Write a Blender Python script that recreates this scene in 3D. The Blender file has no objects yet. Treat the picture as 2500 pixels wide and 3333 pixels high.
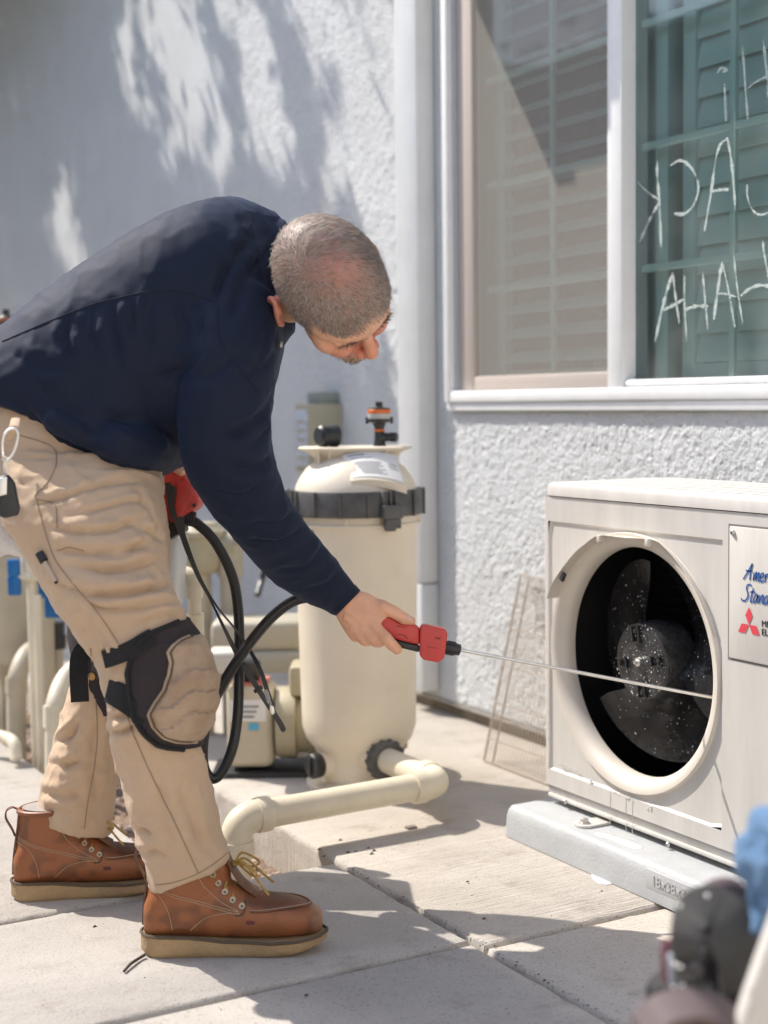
import bpy, bmesh, math, random
import numpy as np
from mathutils import Vector, Matrix
from mathutils.bvhtree import BVHTree

random.seed(7)
RNG = np.random.default_rng(7)
SC = bpy.context.scene
COL = SC.collection

# ------------------------------------------------------------------ camera
# world: +X into the house wall, +Y along the wall away from the camera, +Z up, metres
CAM_H = 0.95
YAW, PITCH, ROLL = 0.51062102, 0.07506948, -0.01265563
_f0 = np.array([math.sin(YAW), math.cos(YAW), 0.0])
_r0 = np.array([math.cos(YAW), -math.sin(YAW), 0.0])
_u0 = np.array([0, 0, 1.0])
FWD = _f0 * math.cos(PITCH) - _u0 * math.sin(PITCH)
_u1 = _u0 * math.cos(PITCH) + _f0 * math.sin(PITCH)
RGT = _r0 * math.cos(ROLL) + _u1 * math.sin(ROLL)
UP = _u1 * math.cos(ROLL) - _r0 * math.sin(ROLL)
EYE = np.array([0, 0, CAM_H])
FPX, CX, CY = 4783.0 / (2500 / 1659.0), 829.5, 1105.9

cam_data = bpy.data.cameras.new("camera")
cam = bpy.data.objects.new("camera", cam_data)
COL.objects.link(cam)
M = Matrix.Identity(4)
for i in range(3):
    M[i][0], M[i][1], M[i][2], M[i][3] = RGT[i], UP[i], -FWD[i], EYE[i]
cam.matrix_world = M
cam_data.sensor_fit = 'VERTICAL'
cam_data.sensor_height = 36.0
cam_data.sensor_width = 27.0
cam_data.lens = 4783.0 * 36.0 / 3333.0
cam_data.clip_start = 0.05
cam_data.clip_end = 2000
cam_data.dof.use_dof = True
cam_data.dof.focus_distance = 2.70
cam_data.dof.aperture_fstop = 2.5
SC.camera = cam

# ------------------------------------------------------------------ sky, sun, exposure
SUN = np.array([-0.40, 0.70, 1.0]); SUN = SUN / np.linalg.norm(SUN)
world = bpy.data.worlds.new("World")
SC.world = world
world.use_nodes = True
wn = world.node_tree.nodes; wl = world.node_tree.links
wn.clear()
wout = wn.new("ShaderNodeOutputWorld"); wbg = wn.new("ShaderNodeBackground"); wsky = wn.new("ShaderNodeTexSky")
wsky.sky_type = 'NISHITA'; wsky.sun_disc = False
wsky.sun_elevation = math.asin(SUN[2])
wsky.sun_rotation = math.atan2(SUN[0], SUN[1])
wsky.air_density = 1.0; wsky.dust_density = 1.6; wsky.ozone_density = 1.0
wbg.inputs[1].default_value = 0.15
wl.new(wsky.outputs[0], wbg.inputs[0]); wl.new(wbg.outputs[0], wout.inputs[0])
sun_d = bpy.data.lights.new("sun", 'SUN')
sun_d.energy = 3.05; sun_d.angle = math.radians(0.5); sun_d.color = (1.0, 0.94, 0.85)
sun = bpy.data.objects.new("sun", sun_d)
COL.objects.link(sun)
sun.rotation_euler = Vector(SUN).to_track_quat('Z', 'Y').to_euler()
sun.location = (0, 5, 8)
SC.view_settings.view_transform = 'Standard'
SC.view_settings.look = 'None'
SC.view_settings.exposure = 0.95
SC.view_settings.gamma = 1.0
SC.view_settings.use_curve_mapping = False
SC.cycles.use_denoising = True
SC.cycles.max_bounces = 8
SC.cycles.transparent_max_bounces = 16

# ------------------------------------------------------------------ survey helpers: image reading + known plane / distance -> world point
def ray(x, y):
    return FWD + RGT * ((x - CX) / FPX) - UP * ((y - CY) / FPX)
def at(x, y, d): return EYE + ray(x, y) * d
def onX(x, y, X): r = ray(x, y); return EYE + r * (X / r[0])
def onY(x, y, Y): r = ray(x, y); return EYE + r * (Y / r[1])
def onZ(x, y, z=0.0): r = ray(x, y); return EYE + r * ((z - CAM_H) / r[2])
def V(*a): return np.array(a, float)
def unit(v): v = np.asarray(v, float); return v / (np.linalg.norm(v) + 1e-12)

# ------------------------------------------------------------------ materials
MATS = {}
def mat(name, col, rough=0.6, var=0.0, vscale=8.0, col2=None, bump=0.0, bscale=60.0, metallic=0.0, spec=0.5,
        bump2=0.0, b2scale=10.0, coat=0.0, speck=0.0, spscale=200.0, spcol=(0.02, 0.02, 0.02), sss=0.0, sheen=0.0, stretch=None, dist=0.01):
    m = bpy.data.materials.new(name); m.use_nodes = True
    nt = m.node_tree; n = nt.nodes; l = nt.links
    b = n["Principled BSDF"]
    b.inputs["Base Color"].default_value = (*col, 1)
    b.inputs["Roughness"].default_value = rough
    b.inputs["Metallic"].default_value = metallic
    b.inputs["Specular IOR Level"].default_value = spec
    if coat: b.inputs["Coat Weight"].default_value = coat
    if sheen: b.inputs["Sheen Weight"].default_value = sheen
    if sss:
        b.inputs["Subsurface Weight"].default_value = sss
        b.inputs["Subsurface Radius"].default_value = (0.012, 0.005, 0.003)
        b.inputs["Subsurface Scale"].default_value = 1.0
    tc = n.new("ShaderNodeTexCoord")
    vec = tc.outputs["Object"]
    if stretch:
        mp = n.new("ShaderNodeMapping"); mp.inputs["Scale"].default_value = stretch
        l.new(vec, mp.inputs[0]); vec = mp.outputs[0]
    colout = None
    if var > 0 or col2:
        nz = n.new("ShaderNodeTexNoise"); nz.inputs["Scale"].default_value = vscale; nz.inputs["Detail"].default_value = 6; nz.inputs["Roughness"].default_value = 0.62
        l.new(vec, nz.inputs["Vector"])
        rp = n.new("ShaderNodeMapRange"); rp.inputs[1].default_value = 0.32; rp.inputs[2].default_value = 0.68
        l.new(nz.outputs["Fac"], rp.inputs[0])
        mx = n.new("ShaderNodeMix"); mx.data_type = 'RGBA'
        a = col2 if col2 else tuple(c * (1 - var) for c in col)
        mx.inputs[6].default_value = (*a, 1)
        mx.inputs[7].default_value = (*(tuple(min(1, c * (1 + var * 0.6)) for c in col) if not col2 else col), 1)
        l.new(rp.outputs[0], mx.inputs[0]); colout = mx.outputs[2]
    if speck > 0:
        vz = n.new("ShaderNodeTexNoise"); vz.inputs["Scale"].default_value = spscale; vz.inputs["Detail"].default_value = 3
        l.new(tc.outputs["Object"], vz.inputs["Vector"])
        rp2 = n.new("ShaderNodeMapRange"); rp2.inputs[1].default_value = 0.60; rp2.inputs[2].default_value = 0.72; rp2.inputs[4].default_value = speck
        l.new(vz.outputs["Fac"], rp2.inputs[0])
        mx2 = n.new("ShaderNodeMix"); mx2.data_type = 'RGBA'
        mx2.inputs[6].default_value = (*col, 1); mx2.inputs[7].default_value = (*spcol, 1)
        if colout: l.new(colout, mx2.inputs[6])
        l.new(rp2.outputs[0], mx2.inputs[0]); colout = mx2.outputs[2]
    if colout: l.new(colout, b.inputs["Base Color"])
    nrm = None
    for bs, sc in ((bump2, b2scale), (bump, bscale)):
        if bs > 0:
            bz = n.new("ShaderNodeTexNoise"); bz.inputs["Scale"].default_value = sc; bz.inputs["Detail"].default_value = 5
            l.new(vec, bz.inputs["Vector"])
            bp = n.new("ShaderNodeBump"); bp.inputs["Strength"].default_value = bs; bp.inputs["Distance"].default_value = dist
            l.new(bz.outputs["Fac"], bp.inputs["Height"])
            if nrm: l.new(nrm, bp.inputs["Normal"])
            nrm = bp.outputs[0]
    if nrm: l.new(nrm, b.inputs["Normal"])
    MATS[name] = m
    return m

def stucco_material():
    m = mat("white_stucco", (0.66, 0.67, 0.69), 0.85, spec=0.2)
    nt = m.node_tree; n = nt.nodes; l = nt.links; b = n["Principled BSDF"]
    tc = n.new("ShaderNodeTexCoord")
    def noise(s, d=4, r=0.55):
        z = n.new("ShaderNodeTexNoise"); z.inputs["Scale"].default_value = s; z.inputs["Detail"].default_value = d; z.inputs["Roughness"].default_value = r
        l.new(tc.outputs["Object"], z.inputs["Vector"]); return z
    big, mid, fine = noise(30, 3), noise(62, 8, .74), noise(185, 2)
    vor = n.new("ShaderNodeTexVoronoi"); vor.inputs["Scale"].default_value = 120; vor.feature = 'SMOOTH_F1'; l.new(tc.outputs["Object"], vor.inputs["Vector"])
    def math_(op, a, bb):
        k = n.new("ShaderNodeMath"); k.operation = op
        for i, q in enumerate((a, bb)):
            if isinstance(q, (int, float)): k.inputs[i].default_value = q
            else: l.new(q, k.inputs[i])
        return k.outputs[0]
    h = math_('ADD', math_('MULTIPLY', big.outputs["Fac"], 0.5), math_('MULTIPLY', mid.outputs["Fac"], 1.2))
    h = math_('SUBTRACT', h, math_('MULTIPLY', vor.outputs["Distance"], 0.55))
    bp = n.new("ShaderNodeBump"); bp.inputs["Strength"].default_value = 1.0; bp.inputs["Distance"].default_value = 0.012
    l.new(h, bp.inputs["Height"]); l.new(bp.outputs[0], b.inputs["Normal"])
    # weathering: faint grime blotches
    g = noise(3.0, 6, .7)
    rp = n.new("ShaderNodeMapRange"); rp.inputs[1].default_value = 0.45; rp.inputs[2].default_value = 0.75; l.new(g.outputs["Fac"], rp.inputs[0])
    mx = n.new("ShaderNodeMix"); mx.data_type = 'RGBA'; mx.inputs[6].default_value = (0.77, 0.785, 0.79, 1); mx.inputs[7].default_value = (0.69, 0.70, 0.695, 1)
    l.new(rp.outputs[0], mx.inputs[0])
    # darker tone in the deep pits
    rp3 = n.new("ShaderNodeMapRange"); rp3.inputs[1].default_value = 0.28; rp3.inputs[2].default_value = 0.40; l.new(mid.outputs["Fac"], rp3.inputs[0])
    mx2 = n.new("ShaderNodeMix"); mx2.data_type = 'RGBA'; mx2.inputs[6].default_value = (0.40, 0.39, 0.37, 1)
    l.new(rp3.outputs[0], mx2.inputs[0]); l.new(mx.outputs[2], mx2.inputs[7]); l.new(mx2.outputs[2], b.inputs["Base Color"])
    return m

def concrete_material(name, c1, c2, lines=True):
    m = mat(name, c1, 0.85, spec=0.25)
    nt = m.node_tree; n = nt.nodes; l = nt.links; b = n["Principled BSDF"]
    tc = n.new("ShaderNodeTexCoord")
    def noise(s, d=6, r=0.6, vec=None):
        z = n.new("ShaderNodeTexNoise"); z.inputs["Scale"].default_value = s; z.inputs["Detail"].default_value = d; z.inputs["Roughness"].default_value = r
        l.new(vec or tc.outputs["Object"], z.inputs["Vector"]); return z
    a = noise(2.3, 8, .68); rp = n.new("ShaderNodeMapRange"); rp.inputs[1].default_value = 0.35; rp.inputs[2].default_value = 0.66; l.new(a.outputs["Fac"], rp.inputs[0])
    mx = n.new("ShaderNodeMix"); mx.data_type = 'RGBA'; mx.inputs[6].default_value = (*c2, 1); mx.inputs[7].default_value = (*c1, 1); l.new(rp.outputs[0], mx.inputs[0])
    # stains
    s = noise(9.0, 6, .7); rs = n.new("ShaderNodeMapRange"); rs.inputs[1].default_value = 0.55; rs.inputs[2].default_value = 0.74; rs.inputs[4].default_value = 0.55; l.new(s.outputs["Fac"], rs.inputs[0])
    mx2 = n.new("ShaderNodeMix"); mx2.data_type = 'RGBA'; mx2.inputs[7].default_value = (c2[0] * .55, c2[1] * .5, c2[2] * .45, 1)
    l.new(mx.outputs[2], mx2.inputs[6]); l.new(rs.outputs[0], mx2.inputs[0])
    # sand specks
    sp = noise(210, 3, .6); rq = n.new("ShaderNodeMapRange"); rq.inputs[1].default_value = 0.56; rq.inputs[2].default_value = 0.72; rq.inputs[4].default_value = 0.75; l.new(sp.outputs["Fac"], rq.inputs[0])
    mx3 = n.new("ShaderNodeMix"); mx3.data_type = 'RGBA'; mx3.inputs[7].default_value = (c2[0] * .45, c2[1] * .42, c2[2] * .4, 1)
    l.new(mx2.outputs[2], mx3.inputs[6]); l.new(rq.outputs[0], mx3.inputs[0])
    l.new(mx3.outputs[2], b.inputs["Base Color"])
    f = noise(240, 3)
    bp = n.new("ShaderNodeBump"); bp.inputs["Strength"].default_value = 0.35; bp.inputs["Distance"].default_value = 0.004; l.new(f.outputs["Fac"], bp.inputs["Height"])
    last = bp
    if lines:
        mp = n.new("ShaderNodeMapping"); mp.inputs["Scale"].default_value = (6, 260, 6); mp.inputs["Rotation"].default_value = (0, 0, math.radians(-6)); l.new(tc.outputs["Object"], mp.inputs[0])
        br = noise(1.0, 2, .5, mp.outputs[0])
        bp2 = n.new("ShaderNodeBump"); bp2.inputs["Strength"].default_value = 0.8; bp2.inputs["Distance"].default_value = 0.005; l.new(br.outputs["Fac"], bp2.inputs["Height"]); l.new(bp.outputs[0], bp2.inputs["Normal"]); last = bp2
    lo = noise(14, 4)
    bp3 = n.new("ShaderNodeBump"); bp3.inputs["Strength"].default_value = 0.25; bp3.inputs["Distance"].default_value = 0.02; l.new(lo.outputs["Fac"], bp3.inputs["Height"]); l.new(last.outputs[0], bp3.inputs["Normal"])
    l.new(bp3.outputs[0], b.inputs["Normal"])
    return m

def glass_material(name, tint, refl=1.0, haze=0.0, hazecol=(.7, .75, .7)):
    m = bpy.data.materials.new(name); m.use_nodes = True
    nt = m.node_tree; n = nt.nodes; l = nt.links
    n.clear()
    out = n.new("ShaderNodeOutputMaterial"); tr = n.new("ShaderNodeBsdfTransparent"); gl = n.new("ShaderNodeBsdfGlossy"); fr = n.new("ShaderNodeFresnel"); mx = n.new("ShaderNodeMixShader")
    tr.inputs[0].default_value = (*tint, 1); gl.inputs["Roughness"].default_value = 0.0; gl.inputs[0].default_value = (refl, refl, refl, 1)
    fr.inputs[0].default_value = 1.62
    base = tr.outputs[0]
    if haze > 0:
        df = n.new("ShaderNodeBsdfDiffuse"); df.inputs[0].default_value = (*hazecol, 1)
        tcn = n.new("ShaderNodeTexCoord"); nz = n.new("ShaderNodeTexNoise"); nz.inputs["Scale"].default_value = 5; nz.inputs["Detail"].default_value = 6
        l.new(tcn.outputs["Object"], nz.inputs["Vector"])
        mr = n.new("ShaderNodeMapRange"); mr.inputs[1].default_value = .35; mr.inputs[2].default_value = .75; mr.inputs[3].default_value = haze * .3; mr.inputs[4].default_value = haze * 1.6
        l.new(nz.outputs["Fac"], mr.inputs[0])
        m2 = n.new("ShaderNodeMixShader"); l.new(mr.outputs[0], m2.inputs[0]); l.new(base, m2.inputs[1]); l.new(df.outputs[0], m2.inputs[2]); base = m2.outputs[0]
    l.new(fr.outputs[0], mx.inputs[0]); l.new(base, mx.inputs[1]); l.new(gl.outputs[0], mx.inputs[2]); l.new(mx.outputs[0], out.inputs[0])
    MATS[name] = m
    return m

def screen_material():
    m = bpy.data.materials.new("insect_mesh"); m.use_nodes = True
    nt = m.node_tree; n = nt.nodes; l = nt.links; n.clear()
    out = n.new("ShaderNodeOutputMaterial"); tr = n.new("ShaderNodeBsdfTransparent"); df = n.new("ShaderNodeBsdfDiffuse"); mx = n.new("ShaderNodeMixShader")
    df.inputs[0].default_value = (0.77, 0.72, 0.64, 1)
    tcn = n.new("ShaderNodeTexCoord"); nz = n.new("ShaderNodeTexNoise"); nz.inputs["Scale"].default_value = 900; nz.inputs["Detail"].default_value = 0
    l.new(tcn.outputs["Object"], nz.inputs["Vector"])
    mr = n.new("ShaderNodeMapRange"); mr.inputs[3].default_value = 0.20; mr.inputs[4].default_value = 0.38; l.new(nz.outputs["Fac"], mr.inputs[0])
    l.new(mr.outputs[0], mx.inputs[0]); l.new(tr.outputs[0], mx.inputs[1]); l.new(df.outputs[0], mx.inputs[2]); l.new(mx.outputs[0], out.inputs[0])
    return m

# ------------------------------------------------------------------ object helpers
def _name(n): return n
def empty(name, loc, label, cat, group=None, kind=None):
    o = bpy.data.objects.new(name, None); COL.objects.link(o)
    o.location = Vector(loc); o.empty_display_size = 0.05
    if label: o["label"] = label
    if cat: o["category"] = cat
    if group: o["group"] = group
    if kind: o["kind"] = kind
    return o
def worldloc(o):
    p = V(0, 0, 0)
    while o is not None: p += np.array(o.location); o = o.parent
    return p
def add(name, verts, faces, material, parent=None, smooth=40, flip=None, bevel=0.0, bseg=2, label=None, cat=None, kind=None, group=None, world=True):
    v = np.asarray(verts, float)
    if parent is not None and world: v = v - worldloc(parent)
    me = bpy.data.meshes.new(name)
    me.from_pydata(v.tolist(), [], [list(map(int, f)) for f in faces]); me.validate(); me.update()
    if bevel > 0:
        bm = bmesh.new(); bm.from_mesh(me); bmesh.ops.remove_doubles(bm, verts=bm.verts, dist=1e-5)
        bmesh.ops.recalc_face_normals(bm, faces=bm.faces)
        es = [e for e in bm.edges if len(e.link_faces) == 2 and e.calc_face_angle(0) > math.radians(30)]
        bmesh.ops.bevel(bm, geom=es, offset=bevel, segments=bseg, affect='EDGES', profile=0.5, clamp_overlap=True)
        bm.to_mesh(me); bm.free()
    else:
        bm = bmesh.new(); bm.from_mesh(me); bmesh.ops.recalc_face_normals(bm, faces=bm.faces)
        if flip is not None:
            for f_ in bm.faces:
                if f_.normal.dot(Vector(flip)) < 0: f_.normal_flip()
        bm.to_mesh(me); bm.free()
    if smooth:
        me.polygons.foreach_set("use_smooth", [True] * len(me.polygons))
        me.set_sharp_from_angle(angle=math.radians(smooth))
    o = bpy.data.objects.new(name, me); COL.objects.link(o)
    for mm in (material if isinstance(material, (list, tuple)) else [material]):
        if mm: me.materials.append(mm)
    if parent is not None: o.parent = parent
    if label: o["label"] = label
    if cat: o["category"] = cat
    if kind: o["kind"] = kind
    if group: o["group"] = group
    return o

class MB:
    def __init__(s): s.v = []; s.f = []
    def raw(s, v, f):
        k = len(s.v); s.v += [tuple(map(float, p)) for p in v]; s.f += [[i + k for i in q] for q in f]; return s
    def box(s, a, b):
        x0, y0, z0 = a; x1, y1, z1 = b
        return s.raw([(x0, y0, z0), (x1, y0, z0), (x1, y1, z0), (x0, y1, z0), (x0, y0, z1), (x1, y0, z1), (x1, y1, z1), (x0, y1, z1)],
                     [(0, 3, 2, 1), (4, 5, 6, 7), (0, 1, 5, 4), (1, 2, 6, 5), (2, 3, 7, 6), (3, 0, 4, 7)])
    def obox(s, c, ax, ay, az, hx, hy, hz):
        c, ax, ay, az = map(lambda q: np.asarray(q, float), (c, ax, ay, az))
        v = [c + ax * sx * hx + ay * sy * hy + az * sz * hz for sz in (-1, 1) for sx, sy in ((-1, -1), (1, -1), (1, 1), (-1, 1))]
        return s.raw(v, [(0, 3, 2, 1), (4, 5, 6, 7), (0, 1, 5, 4), (1, 2, 6, 5), (2, 3, 7, 6), (3, 0, 4, 7)])
    def loft(s, rings, cap=True, closed=False):
        n = len(rings[0]); k = len(s.v)
        for r in rings: s.v += [tuple(map(float, p)) for p in r]
        m = len(rings)
        for i in range(m if closed else m - 1):
            j = (i + 1) % m
            for a in range(n):
                b = (a + 1) % n
                s.f.append([k + i * n + a, k + i * n + b, k + j * n + b, k + j * n + a])
        if cap and not closed:
            s.f.append([k + a for a in range(n)][::-1]); s.f.append([k + (m - 1) * n + a for a in range(n)])
        return s
    def tube(s, pts, r, n=12, cap=True, flat=None, up=None):
        pts = [np.asarray(p, float) for p in pts]; m = len(pts)
        rs = [r] * m if np.isscalar(r) else list(r)
        tg = [unit(pts[min(i + 1, m - 1)] - pts[max(i - 1, 0)]) for i in range(m)]
        ref = np.asarray(up, float) if up is not None else (V(0, 0, 1) if abs(tg[0][2]) < .9 else V(1, 0, 0))
        a = unit(np.cross(tg[0], ref)); rings = []
        for i in range(m):
            a = unit(a - tg[i] * (a @ tg[i])); b = np.cross(tg[i], a)
            fl = flat if flat else 1.0
            rings.append([pts[i] + rs[i] * (a * math.cos(t) + b * math.sin(t) * fl) for t in np.linspace(0, 2 * math.pi, n, endpoint=False)])
        return s.loft(rings, cap)
    def lathe(s, prof, c, axis=(0, 0, 1), n=40, cap=True, ref=None):
        ax = unit(axis); a = unit(np.cross(ax, ref if ref is not None else ((0, 0, 1) if abs(ax[2]) < .9 else (1, 0, 0)))); b = np.cross(ax, a); c = np.asarray(c, float)
        return s.loft([[c + ax * z + r * (a * math.cos(t) + b * math.sin(t)) for t in np.linspace(0, 2 * math.pi, n, endpoint=False)] for r, z in prof], cap)
    def build(s, name, material, parent=None, **k): return add(name, s.v, s.f, material, parent, **k)

def spline(pts, n=60, closed=False):
    P = [np.asarray(p, float) for p in pts]; m = len(P); out = []
    segs = m if closed else m - 1
    per = max(2, n // segs)
    for i in range(segs):
        p0 = P[(i - 1) % m] if closed or i > 0 else 2 * P[0] - P[1]
        p1 = P[i]; p2 = P[(i + 1) % m]
        p3 = P[(i + 2) % m] if closed or i + 2 < m else 2 * P[-1] - P[-2]
        for t in np.linspace(0, 1, per, endpoint=False):
            out.append(.5 * ((2 * p1) + (-p0 + p2) * t + (2 * p0 - 5 * p1 + 4 * p2 - p3) * t * t + (-p0 + 3 * p1 - 3 * p2 + p3) * t ** 3))
    if not closed: out.append(P[-1])
    return out

def copy_tree(root, loc=None, label=None, mirror=None):
    r = root.copy(); COL.objects.link(r)
    if loc is not None: r.location = loc
    if label: r["label"] = label
    def rec(src, dst):
        for ch in list(src.children):
            c = ch.copy(); COL.objects.link(c); c.parent = dst; rec(ch, c)
    rec(root, r)
    return r
# ------------------------------------------------------------------ shared materials
stucco = stucco_material()
conc_light = concrete_material("broomed_concrete", (0.54, 0.495, 0.44), (0.44, 0.395, 0.34))
conc_grey = concrete_material("old_grey_concrete", (0.46, 0.43, 0.39), (0.38, 0.35, 0.32), lines=False)
conc_mid = concrete_material("walkway_concrete", (0.50, 0.465, 0.415), (0.41, 0.375, 0.33), lines=False)
soil = mat("bed_soil", (0.16, 0.10, 0.07), 0.95, col2=(0.30, 0.22, 0.16), vscale=60, bump=0.8, bscale=140)
white_paint = mat("white_vinyl", (0.80, 0.80, 0.79), 0.38, var=0.05, vscale=14)
trim_paint = mat("trim_paint", (0.66, 0.67, 0.67), 0.5, var=0.06, vscale=9, bump=.08, bscale=80)
tan_frame = mat("tan_screen_frame", (0.50, 0.43, 0.38), 0.55, var=0.1, vscale=40, stretch=(30, 30, 3))
shutter_paint = mat("shutter_paint", (0.80, 0.82, 0.78), 0.45)
muntin_paint = mat("muntin_paint", (0.80, 0.86, 0.80), 0.4)
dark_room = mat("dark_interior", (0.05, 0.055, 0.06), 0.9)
pvc = mat("cream_pvc", (0.72, 0.65, 0.50), 0.38, var=0.12, vscale=7, bump=.03, bscale=90)
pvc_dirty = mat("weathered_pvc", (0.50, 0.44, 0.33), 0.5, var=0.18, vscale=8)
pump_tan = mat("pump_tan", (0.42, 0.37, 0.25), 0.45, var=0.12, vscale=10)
filter_tan = mat("filter_tan", (0.76, 0.68, 0.545), 0.42, var=0.08, vscale=5, bump=.05, bscale=120)
black_plastic = mat("black_plastic", (0.025, 0.025, 0.027), 0.42, var=0.3, vscale=20)
ring_black = mat("weathered_black", (0.055, 0.055, 0.055), 0.5, col2=(0.13, 0.125, 0.12), vscale=16, bump=.05)
blue_plastic = mat("blue_plastic", (0.0, 0.13, 0.38), 0.4, var=0.15)
ac_paint = mat("beige_enamel", (0.605, 0.58, 0.54), 0.42, var=0.09, vscale=2.2, stretch=(9, 9, 1.3), bump=.02, bscale=200)
ac_paint2 = mat("beige_plastic", (0.64, 0.59, 0.52), 0.45, var=0.05, vscale=10)
pad_grey = mat("grey_plastic_pad", (0.41, 0.42, 0.425), 0.55, var=0.12, vscale=9, bump=.15, bscale=160)
steel = mat("steel", (0.78, 0.77, 0.74), 0.36, metallic=1.0, var=.1, vscale=40)
zinc = mat("zinc_screw", (0.55, 0.54, 0.52), 0.4, metallic=0.9)
brass = mat("brass", (0.72, 0.50, 0.2), 0.35, metallic=1.0)
orange = mat("orange_plastic", (0.75, 0.16, 0.03), 0.4)
clear_grey = mat("ribbed_clear_plastic", (0.42, 0.40, 0.36), 0.25)
label_white = mat("label_paper", (0.75, 0.74, 0.71), 0.5)
print_grey = mat("grey_print", (0.25, 0.25, 0.26), 0.6)
green_print = mat("green_sticker", (0.02, 0.20, 0.08), 0.5)
red_print = mat("red_print", (0.68, 0.06, 0.08), 0.5)
blue_print = mat("blue_print", (0.03, 0.10, 0.33), 0.5)
black_print = mat("black_print", (0.03, 0.03, 0.035), 0.5)
lightblue_print = mat("light_blue_print", (0.1, 0.42, 0.62), 0.5)
bronze = mat("box_olive_beige", (0.40, 0.37, 0.27), 0.55, var=.08)
wire_paint = mat("rusty_beige_wire", (0.52, 0.44, 0.36), 0.5, var=.15, vscale=30)
fan_black = mat("wet_black_plastic", (0.020, 0.020, 0.021), 0.18, var=.4, vscale=30, bump=.12, bscale=70)
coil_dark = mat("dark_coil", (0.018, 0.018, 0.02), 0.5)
foam = mat("white_foam", (0.60, 0.60, 0.60), 0.3)
hub_black = mat("wet_hub_plastic", (0.045, 0.045, 0.046), 0.24, var=.5, vscale=60, bump=.25, bscale=160)
water_drop = mat("soapy_drop", (0.60, 0.59, 0.56), 0.08)
wall_foot = mat("stained_footing", (0.25, 0.21, 0.16), 0.9, var=.3, vscale=12, bump=.4, bscale=60)

WX = 2.31                         # wall face
# ------------------------------------------------------------------ ground
ground = empty("ground", (0, 0, 0), "pale concrete paving of the side yard", None, kind="structure")
far = MB().box((-60, -60, -0.30), (60, 60, -0.16))
add("earth", far.v, far.f, mat("dry_earth", (0.32, 0.27, 0.21), 0.95, var=.2, vscale=1.5), ground, smooth=0)
def slab(x0, x1, y0, y1, z, m, jag=0.004, th=0.15):
    # a poured slab with slightly chipped, rounded edges
    def edge(a, b, n):
        return [a + (b - a) * t for t in np.linspace(0, 1, n, endpoint=False)]
    cs = [V(x0, y0), V(x1, y0), V(x1, y1), V(x0, y1)]
    pts = []
    for i in range(4):
        a, b = cs[i], cs[(i + 1) % 4]
        L = np.linalg.norm(b - a); n = max(4, min(90, int(L / 0.022)))
        for p in edge(a, b, n): pts.append(p + RNG.normal(0, jag * .5, 2))
    pts = np.array(pts); c = (cs[0] + cs[2]) / 2
    def inset(d):
        q = pts.copy()
        q[:, 0] = np.clip(q[:, 0], x0 + d, x1 - d); q[:, 1] = np.clip(q[:, 1], y0 + d, y1 - d); return q
    rings = []
    for d, dz in ((0.0, -th), (0.0, -0.012), (0.003, -0.004), (0.010, 0.0)):
        q = inset(d); j = RNG.normal(0, .0012, len(q)) if dz < -.001 and dz > -.1 else np.zeros(len(q))
        rings.append([(p[0], p[1], z + dz + jj) for p, jj in zip(q, j)])
    mb = MB(); mb.loft(rings, cap=True)
    return mb.build("concrete_slab", m, ground, smooth=50)
JX = 1.366; JY = 2.105; g = 0.0052
slab(JX + g, WX + 0.05, JY + g, 9.5, 0.0, conc_light)                    # equipment pad with the filter
slab(JX + g, WX + 0.05, -2.0, JY - g, -0.003, conc_light)                # next slab towards the camera
slab(-0.2, JX - g, JY + g + .03, 2.655, 0.0, conc_grey)                  # grey walkway slab under the boots
slab(-0.2, JX - g, -2.0, JY - g + .03, -0.002, conc_grey)                # walkway slab nearest the camera
slab(-0.2, 1.060, 2.667, 9.5, 0.0, conc_mid)                             # walkway beyond
slab(-6.0, -0.214, -2.0, 9.5, -0.004, conc_mid)
# narrow bed of soil between walkway and pad
bx0, bx1, by0, by1 = 1.03, JX + .02, 2.64, 9.4
nx, ny = 14, 160
vs = []; fs = []
for j in range(ny + 1):
    for i in range(nx + 1):
        vs.append((bx0 + (bx1 - bx0) * i / nx, by0 + (by1 - by0) * (j / ny) ** 1.4, -0.105 + RNG.normal(0, .006)))
for j in range(ny):
    for i in range(nx):
        k = j * (nx + 1) + i; fs.append((k, k + 1, k + nx + 2, k + nx + 1))
add("soil_bed", vs, fs, soil, None, kind="structure", label="narrow strip of brown soil between the walkway and equipment slab")
# gravel and bark chips on the soil
mb = MB()
for i in range(1500):
    y = 2.68 + (RNG.random() ** 1.8) * 4.5; x = RNG.uniform(1.075, 1.355); s = RNG.uniform(.004, .013)
    R = Matrix.Rotation(RNG.uniform(0, 6.28), 3, 'Z') @ Matrix.Rotation(RNG.normal(0, .5), 3, 'X')
    q = np.array(R); h = RNG.uniform(.25, .7)
    base = np.array([(-1, -.6, 0), (1, -.5, 0), (.8, .6, 0), (-.9, .5, 0), (-.5, -.3, h), (.6, -.3, h), (.4, .35, h), (-.5, .3, h)]) * s
    mb.raw((base @ q.T) + V(x, y, -.098), [(0, 3, 2, 1), (4, 5, 6, 7), (0, 1, 5, 4), (1, 2, 6, 5), (2, 3, 7, 6), (3, 0, 4, 7)])
mb.build("bark_gravel", mat("bark_chips", (0.36, 0.22, 0.15), 0.9, col2=(0.55, 0.48, 0.42), vscale=25), None, kind="stuff", label="reddish bark and gravel scattered over the soil strip", smooth=0)
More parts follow.
